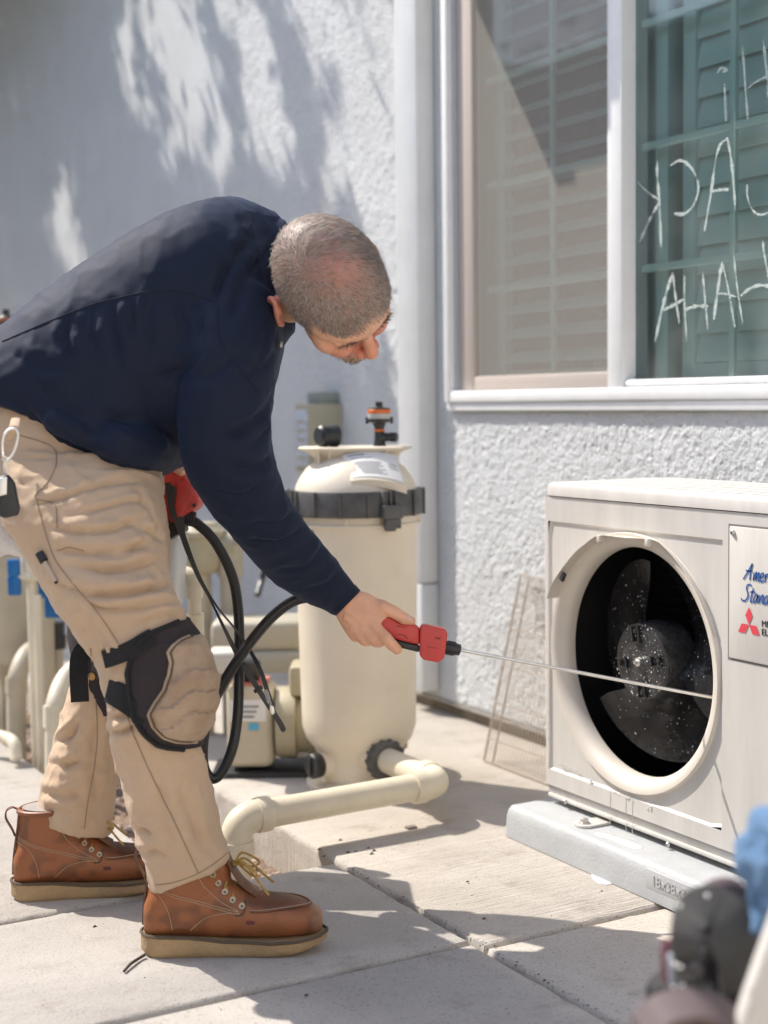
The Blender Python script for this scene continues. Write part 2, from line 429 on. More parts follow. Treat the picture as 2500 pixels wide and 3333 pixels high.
# small grit on the slab
mb = MB()
def grit(x, y, s):
    mb.raw([(x - s, y - s * .6, 0), (x + s, y - s * .5, 0), (x + s * .7, y + s * .6, 0), (x - s * .8, y + s * .6, 0), (x, y, s * .9)], [(0, 1, 4), (1, 2, 4), (2, 3, 4), (3, 0, 4), (3, 2, 1, 0)])
for px, py in ((796, 1832), (808, 1838), (803, 1845), (770, 1840), (752, 1842), (878, 1700), (735, 1815), (1046, 1985), (1010, 1905), (655, 1995), (662, 2150), (205, 2002), (690, 1835), (700, 1850), (1290, 1862), (1316, 1858), (1300, 1925)):
    p = onZ(px, py); grit(p[0], p[1], RNG.uniform(.0025, .0055))
for i in range(240):
    grit(RNG.uniform(.3, 2.2), RNG.uniform(1.6, 5), RNG.uniform(.0008, .002))
for i in range(70):
    grit(JX + RNG.normal(0, .005), RNG.uniform(1.7, 2.64), RNG.uniform(.0010, .0028))
mb.build("grit", mat("dark_grit", (0.10, 0.085, 0.07), 0.9, var=.4, vscale=50), None, kind="stuff", label="dark grit scattered over the pale concrete and its joints", smooth=0)
# twig beside the near boot
tw = [onZ(268, 2098, .004), onZ(282, 2082, .006), onZ(300, 2070, .005), onZ(313, 2062, .006)]
MB().tube(spline(tw, 9), .0026, 6).build("twig", mat("dark_twig", (.06, .045, .035), .9), None, label="thin dark twig on the concrete behind the nearer boot heel", cat="twig")

# ------------------------------------------------------------------ house wall with window opening
WY0, WY1, WZ0, WZ1 = 2.115, 3.690, 0.932, 2.30
wall = empty("stucco_wall", (WX, 3.0, 0), "white rough stucco house wall with a sliding window behind the outdoor unit", "wall")
ys = [-2.5, WY0, WY1, 10.5]; zs = [0.045, WZ0, WZ1, 4.2]
mb = MB()
for i in range(3):
    for j in range(3):
        if i == 1 and j == 1: continue
        mb.raw([(WX, ys[i], zs[j]), (WX, ys[i + 1], zs[j]), (WX, ys[i + 1], zs[j + 1]), (WX, ys[i], zs[j + 1])], [(0, 1, 2, 3)])
d = 0.20
for (a, b) in (((WY0, WZ0), (WY1, WZ0)), ((WY1, WZ0), (WY1, WZ1)), ((WY1, WZ1), (WY0, WZ1)), ((WY0, WZ1), (WY0, WZ0))):
    mb.raw([(WX, *a), (WX, *b), (WX + d, *b), (WX + d, *a)], [(0, 1, 2, 3)])
mb.raw([(WX, -2.5, .045), (WX, 10.5, .045), (WX + d, 10.5, .045), (WX + d, -2.5, .045)], [(0, 1, 2, 3)])
mb.raw([(WX, -2.5, 4.2), (WX, 10.5, 4.2), (WX + d, 10.5, 4.2), (WX + d, -2.5, 4.2)], [(0, 1, 2, 3)])
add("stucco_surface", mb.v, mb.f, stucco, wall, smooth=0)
# real stucco relief where the camera is close enough to read it
def vnoise(u, v, s, seed):
    x, y = u * s + seed * 13.7, v * s + seed * 7.1; i, j = np.floor(x).astype(int), np.floor(y).astype(int); f, g_ = x - i, y - j
    f = f * f * (3 - 2 * f); g_ = g_ * g_ * (3 - 2 * g_)
    def h(a, b):
        k = (a * 374761393 + b * 668265263 + seed * 974711) & 0x7fffffff; k = ((k ^ (k >> 13)) * 1274126177) & 0x7fffffff; return ((k ^ (k >> 16)) & 0xffff) / 65535.0
    return h(i, j) * (1 - f) * (1 - g_) + h(i + 1, j) * f * (1 - g_) + h(i, j + 1) * (1 - f) * g_ + h(i + 1, j + 1) * f * g_
def relief(y0, y1, z0, z1, step, amp):
    ny, nz = int((y1 - y0) / step), int((z1 - z0) / step)
    Y, Z = np.meshgrid(np.linspace(y0, y1, ny), np.linspace(z0, z1, nz))
    w = .010 * (vnoise(Y, Z, 40, 9) - .5)
    n1, n2, n3, n0 = vnoise(Y + w, Z - w, 62, 1), vnoise(Y, Z, 125, 2), vnoise(Y, Z, 240, 3), vnoise(Y, Z, 18, 4)
    trowel = np.clip((vnoise(Y, Z, 7, 5) - .42) * 3, 0, 1)
    hgt = .30 * n0 + (.52 - .22 * trowel) * n1 + .36 * n2 + .24 * n3 * (step < .005)
    hgt = np.clip(hgt, .38, 1.2) - .38
    X = WX - .0008 - amp * hgt
    edge = np.minimum.reduce([Y - y0, y1 - Y, Z - z0, z1 - Z]); X = np.where(edge < step * .5, WX + .001, X)
    vs_ = np.stack([X, Y, Z], -1).reshape(-1, 3); k = (np.arange(nz - 1)[:, None] * ny + np.arange(ny - 1)[None]).ravel()
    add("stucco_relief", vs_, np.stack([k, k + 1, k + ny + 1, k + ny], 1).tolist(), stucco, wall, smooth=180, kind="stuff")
relief(2.15, 3.783, .047, WZ0 - .013, .0034, .0075)
relief(3.703, 3.783, WZ0 - .0125, 2.3, .0050, .0065)
relief(3.917, 5.35, .047, 2.75, .0062, .0085)
MB().box((WX + .018, -2.5, -.12), (WX + .2, 10.5, .043)).build("footing", wall_foot, wall, smooth=0)
MB().box((WX - .006, -2.5, .036), (WX + .05, 10.5, .046)).build("weep_screed", mat("grey_galvanised", (.32, .30, .27), .6, var=.3, vscale=20), wall, smooth=0)

# dark room behind the window
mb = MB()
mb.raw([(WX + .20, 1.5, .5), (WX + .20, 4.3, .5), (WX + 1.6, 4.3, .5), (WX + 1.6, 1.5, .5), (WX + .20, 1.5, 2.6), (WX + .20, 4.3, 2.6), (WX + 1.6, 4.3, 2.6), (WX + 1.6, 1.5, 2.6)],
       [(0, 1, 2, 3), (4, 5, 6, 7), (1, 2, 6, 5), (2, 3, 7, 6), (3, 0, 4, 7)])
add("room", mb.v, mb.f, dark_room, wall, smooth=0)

# ------------------------------------------------------------------ window
win = empty("window", (0, 0, 0), None, None); win.parent = wall; win.location = Vector((0, 2.9 - 3.0, WZ0))
FX = WX - 0.028                                             # face of the vinyl frame
def bar(name, y0, y1, z0, z1, x0, x1, m, bev=.004): return MB().box((x0, y0, z0), (x1, y1, z1)).build(name, m, win, bevel=bev)
bar("nail_fin", WY0 - .02, WY1 + .012, WZ0 - .012, WZ0 + .012, WX - .020, WX + .03, white_paint)
bar("frame_sill", WY0, WY1, WZ0 + .0125, WZ0 + .046, FX, WX + .06, white_paint, .006)
bar("frame_jamb", WY1 - .020, WY1 + .008, WZ0 + .0125, WZ1, FX - .004, WX + .06, white_paint, .004)
bar("frame_jamb", WY0 - .006, WY0 + .035, WZ0 + .0125, WZ1, FX, WX + .06, white_paint, .006)
bar("frame_head", WY0, WY1, WZ1 - .035, WZ1, FX + .001, WX + .06, white_paint, .006)
MUL0, MUL1 = 2.880, 2.938
bar("mullion", MUL0, MUL1, WZ0 + .046, WZ1 - .035, FX + .006, WX + .06, white_paint, .005)
bar("glazing_bead", WY0 + .035, MUL0, WZ0 + .0465, WZ0 + .064, FX + .012, WX + .055, white_paint, .008)
bar("jamb_track", WY1 - .034, WY1 - .0205, WZ0 + .046, WZ1 - .035, WX - .012, WX + .05, mat("grey_track", (.42, .44, .46), .4), .001)
# insect screen in the far half
SX = WX + 0.006
bar("screen_stile", WY1 - .112, WY1 - .035, WZ0 + .047, WZ1 - .036, SX - .010, SX + .012, tan_frame, .005)
bar("screen_rail", MUL1 + .002, WY1 - .1125, WZ0 + .047, WZ0 + .086, SX - .010, SX + .012, tan_frame, .005)
bar("screen_rail", MUL1 + .002, WY1 - .1125, WZ1 - .09, WZ1 - .036, SX - .010, SX + .012, tan_frame, .005)
add("insect_screen", [(SX, MUL1, WZ0 + .08), (SX, WY1 - .105, WZ0 + .08), (SX, WY1 - .105, WZ1 - .06), (SX, MUL1, WZ1 - .06)], [(0, 1, 2, 3)], screen_material(), win, smooth=0)
glass_r = glass_material("green_tinted_glass", (0.80, 0.985, 0.93), 0.9, 0.11)
glass_l = glass_material("left_glass", (0.74, 0.90, 0.85), 0.8, 0.0)
GX = WX + 0.022
add("pane", [(GX, WY0 + .03, WZ0 + .06), (GX, MUL0 + .003, WZ0 + .06), (GX, MUL0 + .003, WZ1 - .03), (GX, WY0 + .03, WZ1 - .03)], [(0, 1, 2, 3)], glass_r, win, smooth=0, flip=(-1, 0, 0))
add("pane", [(GX + .012, MUL1 - .003, WZ0 + .06), (GX + .012, WY1 - .09, WZ0 + .06), (GX + .012, WY1 - .09, WZ1 - .03), (GX + .012, MUL1 - .003, WZ1 - .03)], [(0, 1, 2, 3)], glass_l, win, smooth=0, flip=(-1, 0, 0))
MXp = WX + 0.035
for z in (1.268, 1.562, 1.856, 2.15):
    bar("muntin", WY0 + .03, MUL0 - .012, z - .011, z + .008, MXp - .004, MXp + .004, muntin_paint, .002)
    bar("muntin", MUL1 + .012, WY1 - .11, z - .011, z + .008, MXp + .012, MXp + .020, muntin_paint, .002)
for y, dx in ((2.548, 0), (3.262, .016)):
    bar("muntin", y - .009, y + .009, WZ0 + .06, WZ1 - .04, MXp - .006 + dx, MXp + .006 + dx, muntin_paint, .002)
# plantation shutters behind the glass
SHX = WX + 0.105
def shutter(y0, y1, tilt):
    bar("shutter_stile", y1 - .045, y1, WZ0 - .02, WZ1, SHX - .016, SHX + .016, shutter_paint, .003)
    bar("shutter_stile", y0, y0 + .045, WZ0 - .02, WZ1, SHX - .016, SHX + .016, shutter_paint, .003)
    bar("shutter_rail", y0 + .045, y1 - .045, WZ0 - .02, WZ0 + .10, SHX - .014, SHX + .014, shutter_paint, .003)
    me = None
    z = WZ0 + .14; k = 0
    while z < WZ1 - .02:
        if me is None:
            prof = []
            for t in np.linspace(0, 2 * math.pi, 10, endpoint=False):
                a, b = .040 * math.cos(t), .0055 * math.sin(t)
                prof.append((b * math.cos(tilt) + a * math.sin(tilt), a * math.cos(tilt) - b * math.sin(tilt)))
            L = y1 - y0 - .094
            mb = MB().loft([[(p[0], yy, p[1]) for p in prof] for yy in (-L / 2, L / 2)])
            o = add("slat", mb.v, mb.f, shutter_paint, win, smooth=60, world=False); me = o.data
        else:
            o = bpy.data.objects.new("slat", me); COL.objects.link(o); o.parent = win
        o.location = Vector((SHX, (y0 + y1) / 2, z)) - Vector(worldloc(win))
        z += .0695; k += 1
shutter(2.885, 3.60, math.radians(62))
shutter(2.13, 2.785, math.radians(15))
bar("shutter_frame", 2.823, 2.868, WZ0, WZ1, SHX - .03, SHX + .02, shutter_paint, .002)
# chalk-paint writing on the inside of the glass (seen mirrored)
chalk = mat("window_paint", (0.80, 0.88, 0.83), 0.8)
_nt = chalk.node_tree; _tr = _nt.nodes.new("ShaderNodeBsdfTransparent"); _mx = _nt.nodes.new("ShaderNodeMixShader"); _nz = _nt.nodes.new("ShaderNodeTexNoise"); _mr = _nt.nodes.new("ShaderNodeMapRange"); _tc = _nt.nodes.new("ShaderNodeTexCoord")
_nz.inputs["Scale"].default_value = 260; _nz.inputs["Detail"].default_value = 4
_mr.inputs[1].default_value = .35; _mr.inputs[2].default_value = .62; _mr.inputs[3].default_value = .12; _mr.inputs[4].default_value = .80
_nt.links.new(_tc.outputs["Object"], _nz.inputs["Vector"]); _nt.links.new(_nz.outputs["Fac"], _mr.inputs[0]); _nt.links.new(_mr.outputs[0], _mx.inputs[0])
_nt.links.new(_tr.outputs[0], _mx.inputs[1]); _nt.links.new(_nt.nodes["Principled BSDF"].outputs[0], _mx.inputs[2]); _nt.links.new(_mx.outputs[0], _nt.nodes["Material Output"].inputs[0])
SX0, SY0 = 862.6, 0.48
def cx(a, b): return onX(SX0 + .48 * a, .48 * b, GX - .003)
strokes = [
 [(1162, 725), (1160, 780), (1170, 905), (1178, 1115)], [(1070, 815), (1110, 858), (1168, 900)], [(1168, 912), (1128, 985), (1080, 1093)],
 [(1220, 745), (1262, 722), (1305, 745), (1338, 800), (1345, 860), (1322, 925), (1280, 963), (1237, 960)],
 [(1373, 1040), (1402, 870), (1425, 710), (1448, 645), (1480, 622)], [(1478, 625), (1496, 740), (1513, 945)], [(1400, 862), (1440, 855), (1485, 852)],
 [(1565, 830), (1567, 890), (1590, 945), (1622, 966), (1665, 952), (1715, 890), (1722, 800)],
 [(1430, 330), (1450, 305), (1476, 316), (1455, 322)], [(1462, 375), (1466, 450), (1470, 546)],
 [(1545, 215), (1556, 380), (1568, 540)], [(1638, 178), (1652, 320), (1668, 480)], [(1565, 398), (1610, 365), (1662, 338)],
 [(1150, 1540), (1190, 1360), (1230, 1225)], [(1230, 1225), (1242, 1330), (1260, 1455)], [(1190, 1395), (1230, 1375), (1282, 1345)],
 [(1283, 1235), (1284, 1380), (1293, 1535)], [(1365, 1225), (1375, 1340), (1388, 1480)], [(1280, 1397), (1330, 1378), (1392, 1378)],
 [(1415, 1438), (1435, 1290), (1452, 1178)], [(1452, 1178), (1480, 1300), (1510, 1472)], [(1425, 1322), (1465, 1322), (1515, 1336)],
 [(1505, 1145), (1520, 1290), (1545, 1455)], [(1535, 1332), (1575, 1300), (1620, 1284), (1680, 1290)], [(1635, 1085), (1645, 1160), (1668, 1270)],
 [(1690, 1080), (1700, 1250), (1710, 1400)], [(1720, 640), (1735, 800), (1745, 930)]]
for st in strokes:
    P = spline([cx(*p) for p in st], 22)
    wd = RNG.uniform(.0016, .0038); L = []; Rr = []
    for i, p in enumerate(P):
        t = unit(P[min(i + 1, len(P) - 1)] - P[max(i - 1, 0)]); nn = unit(np.cross(t, (1, 0, 0)))
        w = wd * (1 + .35 * math.sin(i * .9 + len(P)) + .22 * RNG.normal()) * (1 if 0 < i < len(P) - 1 else .6)
        L.append(p + nn * w); Rr.append(p - nn * w)
    n = len(P); mb = MB(); mb.raw(L + Rr, [(i, i + 1, n + i + 1, n + i) for i in range(n - 1)])
    mb.build("painted_stroke", chalk, win, smooth=0)

# ------------------------------------------------------------------ roof eave over the window (mostly above the frame; its shadow falls on the glass)
eave = empty("roof_eave", (1.95, 2.0, 2.6), "white boarded roof eave above the window, outside the top of the picture", "eave")
MB().box((1.97, -1.9, 2.56), (WX - .002, 3.708, 2.60)).build("soffit", white_paint, eave)
MB().box((1.945, -1.9, 2.53), (1.9695, 3.52, 2.70)).build("fascia", white_paint, eave)
MB().box((1.945, 3.521, 2.465), (1.9695, 3.785, 2.70)).build("fascia", white_paint, eave)
MB().box((1.97, 3.71, 2.37), (WX - .002, 3.785, 2.70)).build("lookout_beam", white_paint, eave)

# ------------------------------------------------------------------ boxed downspout / conduit chase on the wall
chase = empty("conduit_cover", (2.28, 3.84, .07), "tall pale grey boxed conduit cover running up the stucco left of the window", "conduit cover")
MB().box((2.246, 3.785, .40), (WX - .001, 3.915, 4.0)).build("cover", trim_paint, chase, bevel=.006)
MB().box((2.246, 3.785, .07), (WX - .001, 3.915, .397)).build("lower_cover", trim_paint, chase, bevel=.006)
MB().box((2.2435, 3.86, .10), (2.2458, 3.905, .395)).build("shadow_patch", mat("blue_grey_shadow", (.36, .39, .42), .5), chase)  # bluish sheet painted as the shadow cast on the lower cover

# ------------------------------------------------------------------ electrical box on the wall far behind
eb = empty("electrical_box", (2.24, 4.46, .72), "olive beige electrical box fixed to the shaded stucco behind the filter", "electrical box")
MB().box((2.185, 4.40, .715), (WX - .001, 4.515, .945)).build("cabinet", bronze, eb, bevel=.006)
MB().box((2.181, 4.412, .735), (2.1849, 4.502, .925)).build("door", mat("meter_label", (.36, .40, .45), .5, col2=(.62, .66, .70), vscale=28, stretch=(1, 1, 3)), eb, bevel=.002)
for k in range(5):
    MB().box((2.179, 4.425, .76 + k * .03), (2.1809, 4.485, .768 + k * .03)).build("louver", MATS["box_grey_green"] if "box_grey_green" in MATS else bronze, eb)
MB().box((2.235, 4.42, .9455), (WX - .001, 4.52, .985)).build("conduit_hub", mat("box_grey_green", (.25, .28, .25), .6), eb, bevel=.004)

# ------------------------------------------------------------------ unseen greenery added to darken window reflections and block sky light
added_hedge = empty("added_hedge", (-5.2, 10, 0), "tall green leaf screen, added unseen to darken reflections and block sky", "added_hedge")
hedge_core = mat("hedge_core", (.03, .04, .02), .9); hedge_leaf = mat("hedge_leaf", (.05, .085, .03), .55, var=.4, vscale=3)
MB().box((-5.8, -4, -.3), (-4.9, 4, 2.6)).box((-5.8, 4.001, -.3), (-4.9, 26, 4.6)).box((-4.899, 13.5, -.3), (3.5, 14.4, 4.6)).build("hedge_branches", hedge_core, added_hedge, smooth=0)
lv, lf = [], []
for i in range(9000):
    if i % 4:
        hy = RNG.uniform(-4, 26); p = V(-4.9 + RNG.normal(0, .14), hy, RNG.uniform(0, (4.75 if hy > 4 else 2.75) + .25 * math.sin(i)))
    else: p = V(RNG.uniform(-4.9, 3.5), 13.5 + RNG.normal(0, .14), RNG.uniform(0, 4.8))
    s_ = RNG.uniform(.05, .11); a = unit(RNG.normal(0, 1, 3)); b = unit(np.cross(a, RNG.normal(0, 1, 3))); k = len(lv)
    lv += [p - a * s_, p + b * s_ * .5, p + a * s_, p - b * s_ * .5]; lf.append((k, k + 1, k + 2, k + 3))
add("foliage", lv, lf, hedge_leaf, added_hedge, smooth=0, kind="stuff")

# unseen wall added behind the camera to bounce warm sunlight back
gw = empty("bounce_wall", (-.6, -2.0, 0), "cream wall added behind the camera to bounce warm light, outside the picture", "garden wall")
MB().box((-4.9, -2.25, -.2), (WX - .002, -2.0, 3.3)).build("wall_body", mat("cream_plaster", (.75, .69, .60), .9, var=.06, vscale=2, bump=.3, bscale=60), gw, smooth=0)
MB().box((-4.9, -2.29, 3.301), (WX - .002, -1.96, 3.36)).build("coping", mat("coping_stone", (.55, .50, .43), .9, var=.1), gw, bevel=.01)
# ------------------------------------------------------------------ outdoor unit on its pad
pad = empty("equipment_pad", (1.99, 2.15, 0), "grey plastic equipment pad on the concrete, embossed 18x38x3, under the outdoor unit", "equipment pad")
PX0, PX1, PY0, PY1, PZ = 1.764, 2.222, 1.665, 2.632, 0.069
rings = []
for ins, z in ((-.004, 0.0015), (0.0, .045), (.004, .058), (.010, .066), (.018, PZ)):
    pts = []
    rc = .02
    for (ccx, ccy, a0) in ((PX1 - rc, PY1 - rc, 0), (PX0 + rc, PY1 - rc, 90), (PX0 + rc, PY0 + rc, 180), (PX1 - rc, PY0 + rc, 270)):
        for k in range(5):
            a = math.radians(a0 + k * 22.5); r = max(rc - max(ins, 0), .002)
            pts.append((ccx + r * math.cos(a) - (ins if ins < 0 else 0) * np.sign(math.cos(a)), ccy + r * math.sin(a), z))
    rings.append(pts)
MB().loft(rings).build("pad_body", pad_grey, pad, smooth=50)
MB().box((PX0 - .0025, 1.975, .022), (PX0 + .004, 2.145, .060)).build("embossed_plate", mat("pad_plate", (.44, .445, .45), .5), pad, bevel=.001)
def text(s, name, m, parent, origin, right, up, size, extrude=.0008, shear=0.0, align='LEFT', bold=0.0, lead=1.0):
    cu = bpy.data.curves.new(name, 'FONT'); cu.body = s; cu.size = size; cu.extrude = extrude; cu.shear = shear; cu.align_x = align; cu.offset = bold; cu.space_line = lead
    o = bpy.data.objects.new(name, cu); COL.objects.link(o); cu.materials.append(m)
    r, u = unit(right), unit(up); w = np.cross(r, u)
    Mx = Matrix.Identity(4)
    org = np.asarray(origin, float) - worldloc(parent)
    for i in range(3): Mx[i][0], Mx[i][1], Mx[i][2], Mx[i][3] = r[i], u[i], w[i], org[i]
    me = bpy.data.meshes.new_from_object(o); bpy.data.objects.remove(o); me.transform(Mx)
    o = bpy.data.objects.new(name, me); COL.objects.link(o); o.parent = parent
    if not me.materials: me.materials.append(m)
    return o
text("18x38x3", "embossed_size", mat("pad_emboss", (.45, .455, .46), .5), pad, (PX0 - .0028, 2.128, .033), (0, -1, 0), (0, 0, 1), .028, .0010)

AX = 1.854; AY0, AY1 = 1.765, 2.605; AZ0, AZ1 = 0.082, 0.742; ADX = 2.165
YC, ZC = 2.308, 0.42
ac = empty("outdoor_unit", (2.0, 2.18, PZ), "beige outdoor air conditioner unit on a grey pad with its fan guard removed", "air conditioner")
# front panel with round opening; made as a ring of quads from circle to rectangle
N = 96
ang = [2 * math.pi * k / N for k in range(N)]
def circ(r, x): return [(x, YC + r * math.cos(a), ZC + r * math.sin(a)) for a in ang]
def rectpt(a, y0, y1, z0, z1, x):
    c, s = math.cos(a), math.sin(a); t = 1e9
    if c > 1e-9: t = min(t, (y1 - YC) / c)
    if c < -1e-9: t = min(t, (y0 - YC) / c)
    if s > 1e-9: t = min(t, (z1 - ZC) / s)
    if s < -1e-9: t = min(t, (z0 - ZC) / s)
    return (x, YC + c * t, ZC + s * t)
RY0, RY1, RZ0, RZ1 = 2.044, 2.580, 0.150, 0.684
RO = 0.262
# recessed square
mb = MB()
mb.loft([circ(RO - .002, AX + .0045), [rectpt(a, RY0, RY1, RZ0, RZ1, AX + .0045) for a in ang], [rectpt(a, RY0 - .004, RY1 + .004, RZ0 - .004, RZ1 + .004, AX + .001) for a in ang], [rectpt(a, RY0 - .005, RY1 + .005, RZ0 - .005, RZ1 + .005, AX) for a in ang]], cap=False)
mb.build("fan_panel", ac_paint, ac, smooth=30)
# outer face of the cabinet
mb = MB()
e = .005
yy = [AY0, RY0 - e, RY1 + e, AY1 - .012]; zz = [AZ0 + .028, RZ0 - e, RZ1 + e, AZ1]
for i in range(3):
    for j in range(3):
        if i == 1 and j == 1: continue
        mb.raw([(AX, yy[i], zz[j]), (AX, yy[i + 1], zz[j]), (AX, yy[i + 1], zz[j + 1]), (AX, yy[i], zz[j + 1])], [(0, 1, 2, 3)])
# rounded far corner, far side, back, near side
for k in range(6):
    a0, a1 = math.radians(180 - 15 * k), math.radians(180 - 15 * (k + 1)); r = .012
    p0 = (AX + r + r * math.cos(a0), AY1 - r + r * math.sin(a0)); p1 = (AX + r + r * math.cos(a1), AY1 - r + r * math.sin(a1))
    mb.raw([(*p0, AZ0 + .028), (*p1, AZ0 + .028), (*p1, AZ1), (*p0, AZ1)], [(0, 1, 2, 3)])
mb.raw([(AX + .012, AY1, AZ0 + .028), (ADX, AY1, AZ0 + .028), (ADX, AY1, AZ1), (AX + .012, AY1, AZ1)], [(0, 1, 2, 3)])
mb.raw([(ADX, AY1, AZ0 + .028), (ADX, AY0, AZ0 + .028), (ADX, AY0, AZ1), (ADX, AY1, AZ1)], [(0, 1, 2, 3)])
mb.raw([(AX, AY0, AZ0 + .028), (ADX, AY0, AZ0 + .028), (ADX, AY0, AZ1), (AX, AY0, AZ1)], [(0, 1, 2, 3)])
mb.build("cabinet", ac_paint, ac, smooth=35)
MB().box((AX + .006, AY0 + .004, AZ0 + .010), (ADX - .004, AY1 - .006, AZ0 + .0275)).build("lower_skirt", ac_paint, ac, bevel=.002)
MB().box((AX + .001, AY0, AZ0), (ADX, AY1 - .012, AZ0 + .0095)).build("base_tray", ac_paint, ac, bevel=.003)
# lid
rings = []
for ins, z in ((.006, AZ1 + .0015), (-.003, AZ1 + .002), (-.003, AZ1 + .020), (.000, AZ1 + .026), (.008, AZ1 + .029)):
    rc = .035; pts = []
    for (ccx, ccy, a0) in ((ADX - rc, AY1 - rc, 0), (AX + rc, AY1 - rc, 90), (AX + rc, AY0 + rc, 180), (ADX - rc, AY0 + rc, 270)):
        for k in range(7):
            a = math.radians(a0 + k * 15); r = rc - ins
            pts.append((ccx + r * math.cos(a), ccy + r * math.sin(a), z))
    rings.append(pts)
MB().loft(rings).build("lid", ac_paint, ac, smooth=35)
for k in range(5):
    x = AX + .05 + k * .055
    MB().box((x, AY0 + .03, AZ1 + .0285), (x + .028, AY1 - .07, AZ1 + .0315)).build("lid_rib", ac_paint, ac, bevel=.0012)
# bell mouth
q = .030
rt = .232
prof = [(RO + .003, .005), (RO + .001, .002)]
qq = RO - rt
prof += [(RO - qq * math.sin(t), -.005 + qq * (1 - math.cos(t))) for t in np.linspace(0, math.pi / 2, 10)]
prof += [(rt, .034), (rt + .001, .0385)]
mb = MB()
mb.loft([[(AX + xx, YC + rr * math.cos(a), ZC + rr * math.sin(a)) for a in ang] for rr, xx in prof], cap=False)
mb.build("bell_mouth", ac_paint2, ac, smooth=60)
# inside: dark box
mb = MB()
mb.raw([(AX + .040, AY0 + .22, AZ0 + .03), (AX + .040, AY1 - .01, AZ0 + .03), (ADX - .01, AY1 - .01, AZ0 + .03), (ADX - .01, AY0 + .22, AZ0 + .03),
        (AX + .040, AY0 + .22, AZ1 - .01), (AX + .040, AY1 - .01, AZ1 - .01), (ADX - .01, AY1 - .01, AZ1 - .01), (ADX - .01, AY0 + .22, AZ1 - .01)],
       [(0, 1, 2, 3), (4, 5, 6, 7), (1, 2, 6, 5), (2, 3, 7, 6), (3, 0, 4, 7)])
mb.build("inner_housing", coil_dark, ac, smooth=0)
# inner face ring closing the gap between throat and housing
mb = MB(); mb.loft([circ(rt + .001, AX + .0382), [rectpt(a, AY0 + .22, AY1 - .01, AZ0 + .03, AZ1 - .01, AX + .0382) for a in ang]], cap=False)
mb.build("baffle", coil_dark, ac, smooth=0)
for k in range(26):
    z = AZ0 + .06 + k * .024
    MB().box((ADX - .016, AY0 + .25, z), (ADX - .011, AY1 - .02, z + .005)).build("coil_fin", mat("coil_edge", (.035, .035, .035), .35) if k == 0 else MATS["coil_edge"], ac, smooth=0)
for k in range(9):
    z = .33 + k * .036
    MB().box((ADX - .020, 2.20, z), (ADX - .0165, 2.212, z + .012)).build("coil_clip", zinc, ac, smooth=0)
# motor bracket
MB().box((2.03, 1.985, .12), (2.045, 2.05, .70)).build("motor_bracket", mat("dark_bracket", (.05, .05, .05), .4), ac, bevel=.004)
MB().tube([(2.04, 2.0, .505), (2.04, 1.99, .515), (2.04, 1.985, .54)], .006, 8).build("bracket_hook", ac_paint2, ac)
# fan
HUB = V(1.881, YC, ZC)
fan = MB().lathe([(.001, 0), (.062, 0), (.077, .002), (.080, .007), (.081, .05), (.074, .085), (.05, .10)], HUB, (1, 0, 0), 48).build("fan_hub", hub_black, ac, smooth=40)
def blade(a0, a1, label=None):
    R = []
    nr, na = 10, 18
    top = []; 
    for i in range(nr + 1):
        rr = .072 + (.212 - .072) * i / nr
        row = []
        sw = .30 * (i / nr) ** 1.5
        for j in range(na + 1):
            u = j / na
            grow = .72 + .28 * math.sin(min(1, i / nr * 1.15) * math.pi / 2)
            a = a0 + (a1 - a0) * (.5 + (u - .5) * grow) - sw * (1 - u)
            rr2 = rr * (1 - .05 * (abs(u - .5) * 2) ** 4 * (i / nr))
            xx = .030 + .085 * (1 - u) * (.75 + .25 * (1 - i / nr)) + .012 * math.sin(u * math.pi)
            row.append((HUB[0] + xx, YC + rr2 * math.cos(a), ZC + rr2 * math.sin(a)))
        top.append(row)
    vs = [p for r in top for p in r]; nv = len(vs)
    vs += [(p[0] + .003, p[1], p[2]) for p in vs]
    fs = []
    w = na + 1
    for i in range(nr):
        for j in range(na):
            k = i * w + j; fs += [(k, k + 1, k + w + 1, k + w), (nv + k, nv + k + w, nv + k + w + 1, nv + k + 1)]
    for i in range(nr): fs += [(i * w, (i + 1) * w, nv + (i + 1) * w, nv + i * w), (i * w + na, nv + i * w + na, nv + (i + 1) * w + na, (i + 1) * w + na)]
    for j in range(na): fs += [(nr * w + j, nr * w + j + 1, nv + nr * w + j + 1, nv + nr * w + j)]
    return add("fan_blade", vs, fs, fan_black, ac, smooth=50), top
BL = []
for (a0, a1) in ((math.radians(205), math.radians(320)), (math.radians(325), math.radians(440)), (math.radians(85), math.radians(200))):
    BL.append(blade(a0 - math.radians(-8), a1 - math.radians(-8)))
# hub face details: shaft nut, raised sockets
MB().lathe([(.0001, -.016), (.004, -.015), (.005, -.008), (.0095, -.008), (.0095, 0)], HUB, (1, 0, 0), 8).build("shaft_nut", steel, ac, smooth=30)
for k in range(4):
    a = math.radians(80 + 90 * k); c = HUB + V(-.003, .056 * math.cos(a), .056 * math.sin(a))
    rr = V(0, math.cos(a), math.sin(a)); tt = V(0, -math.sin(a), math.cos(a))
    m_ = MB()
    m_.obox(c + tt * .010, (1, 0, 0), rr, tt, .0035, .016, .0012); m_.obox(c - tt * .010, (1, 0, 0), rr, tt, .0035, .016, .0012); m_.obox(c - rr * .016, (1, 0, 0), rr, tt, .0035, .0012, .0112)
    m_.build("hub_socket", fan_black, ac, smooth=0)
    MB().lathe([(.0001, -.004), (.005, -.003), (.006, 0.001)], c + rr * .006, (1, 0, 0), 10).build("hub_clip", black_plastic, ac)
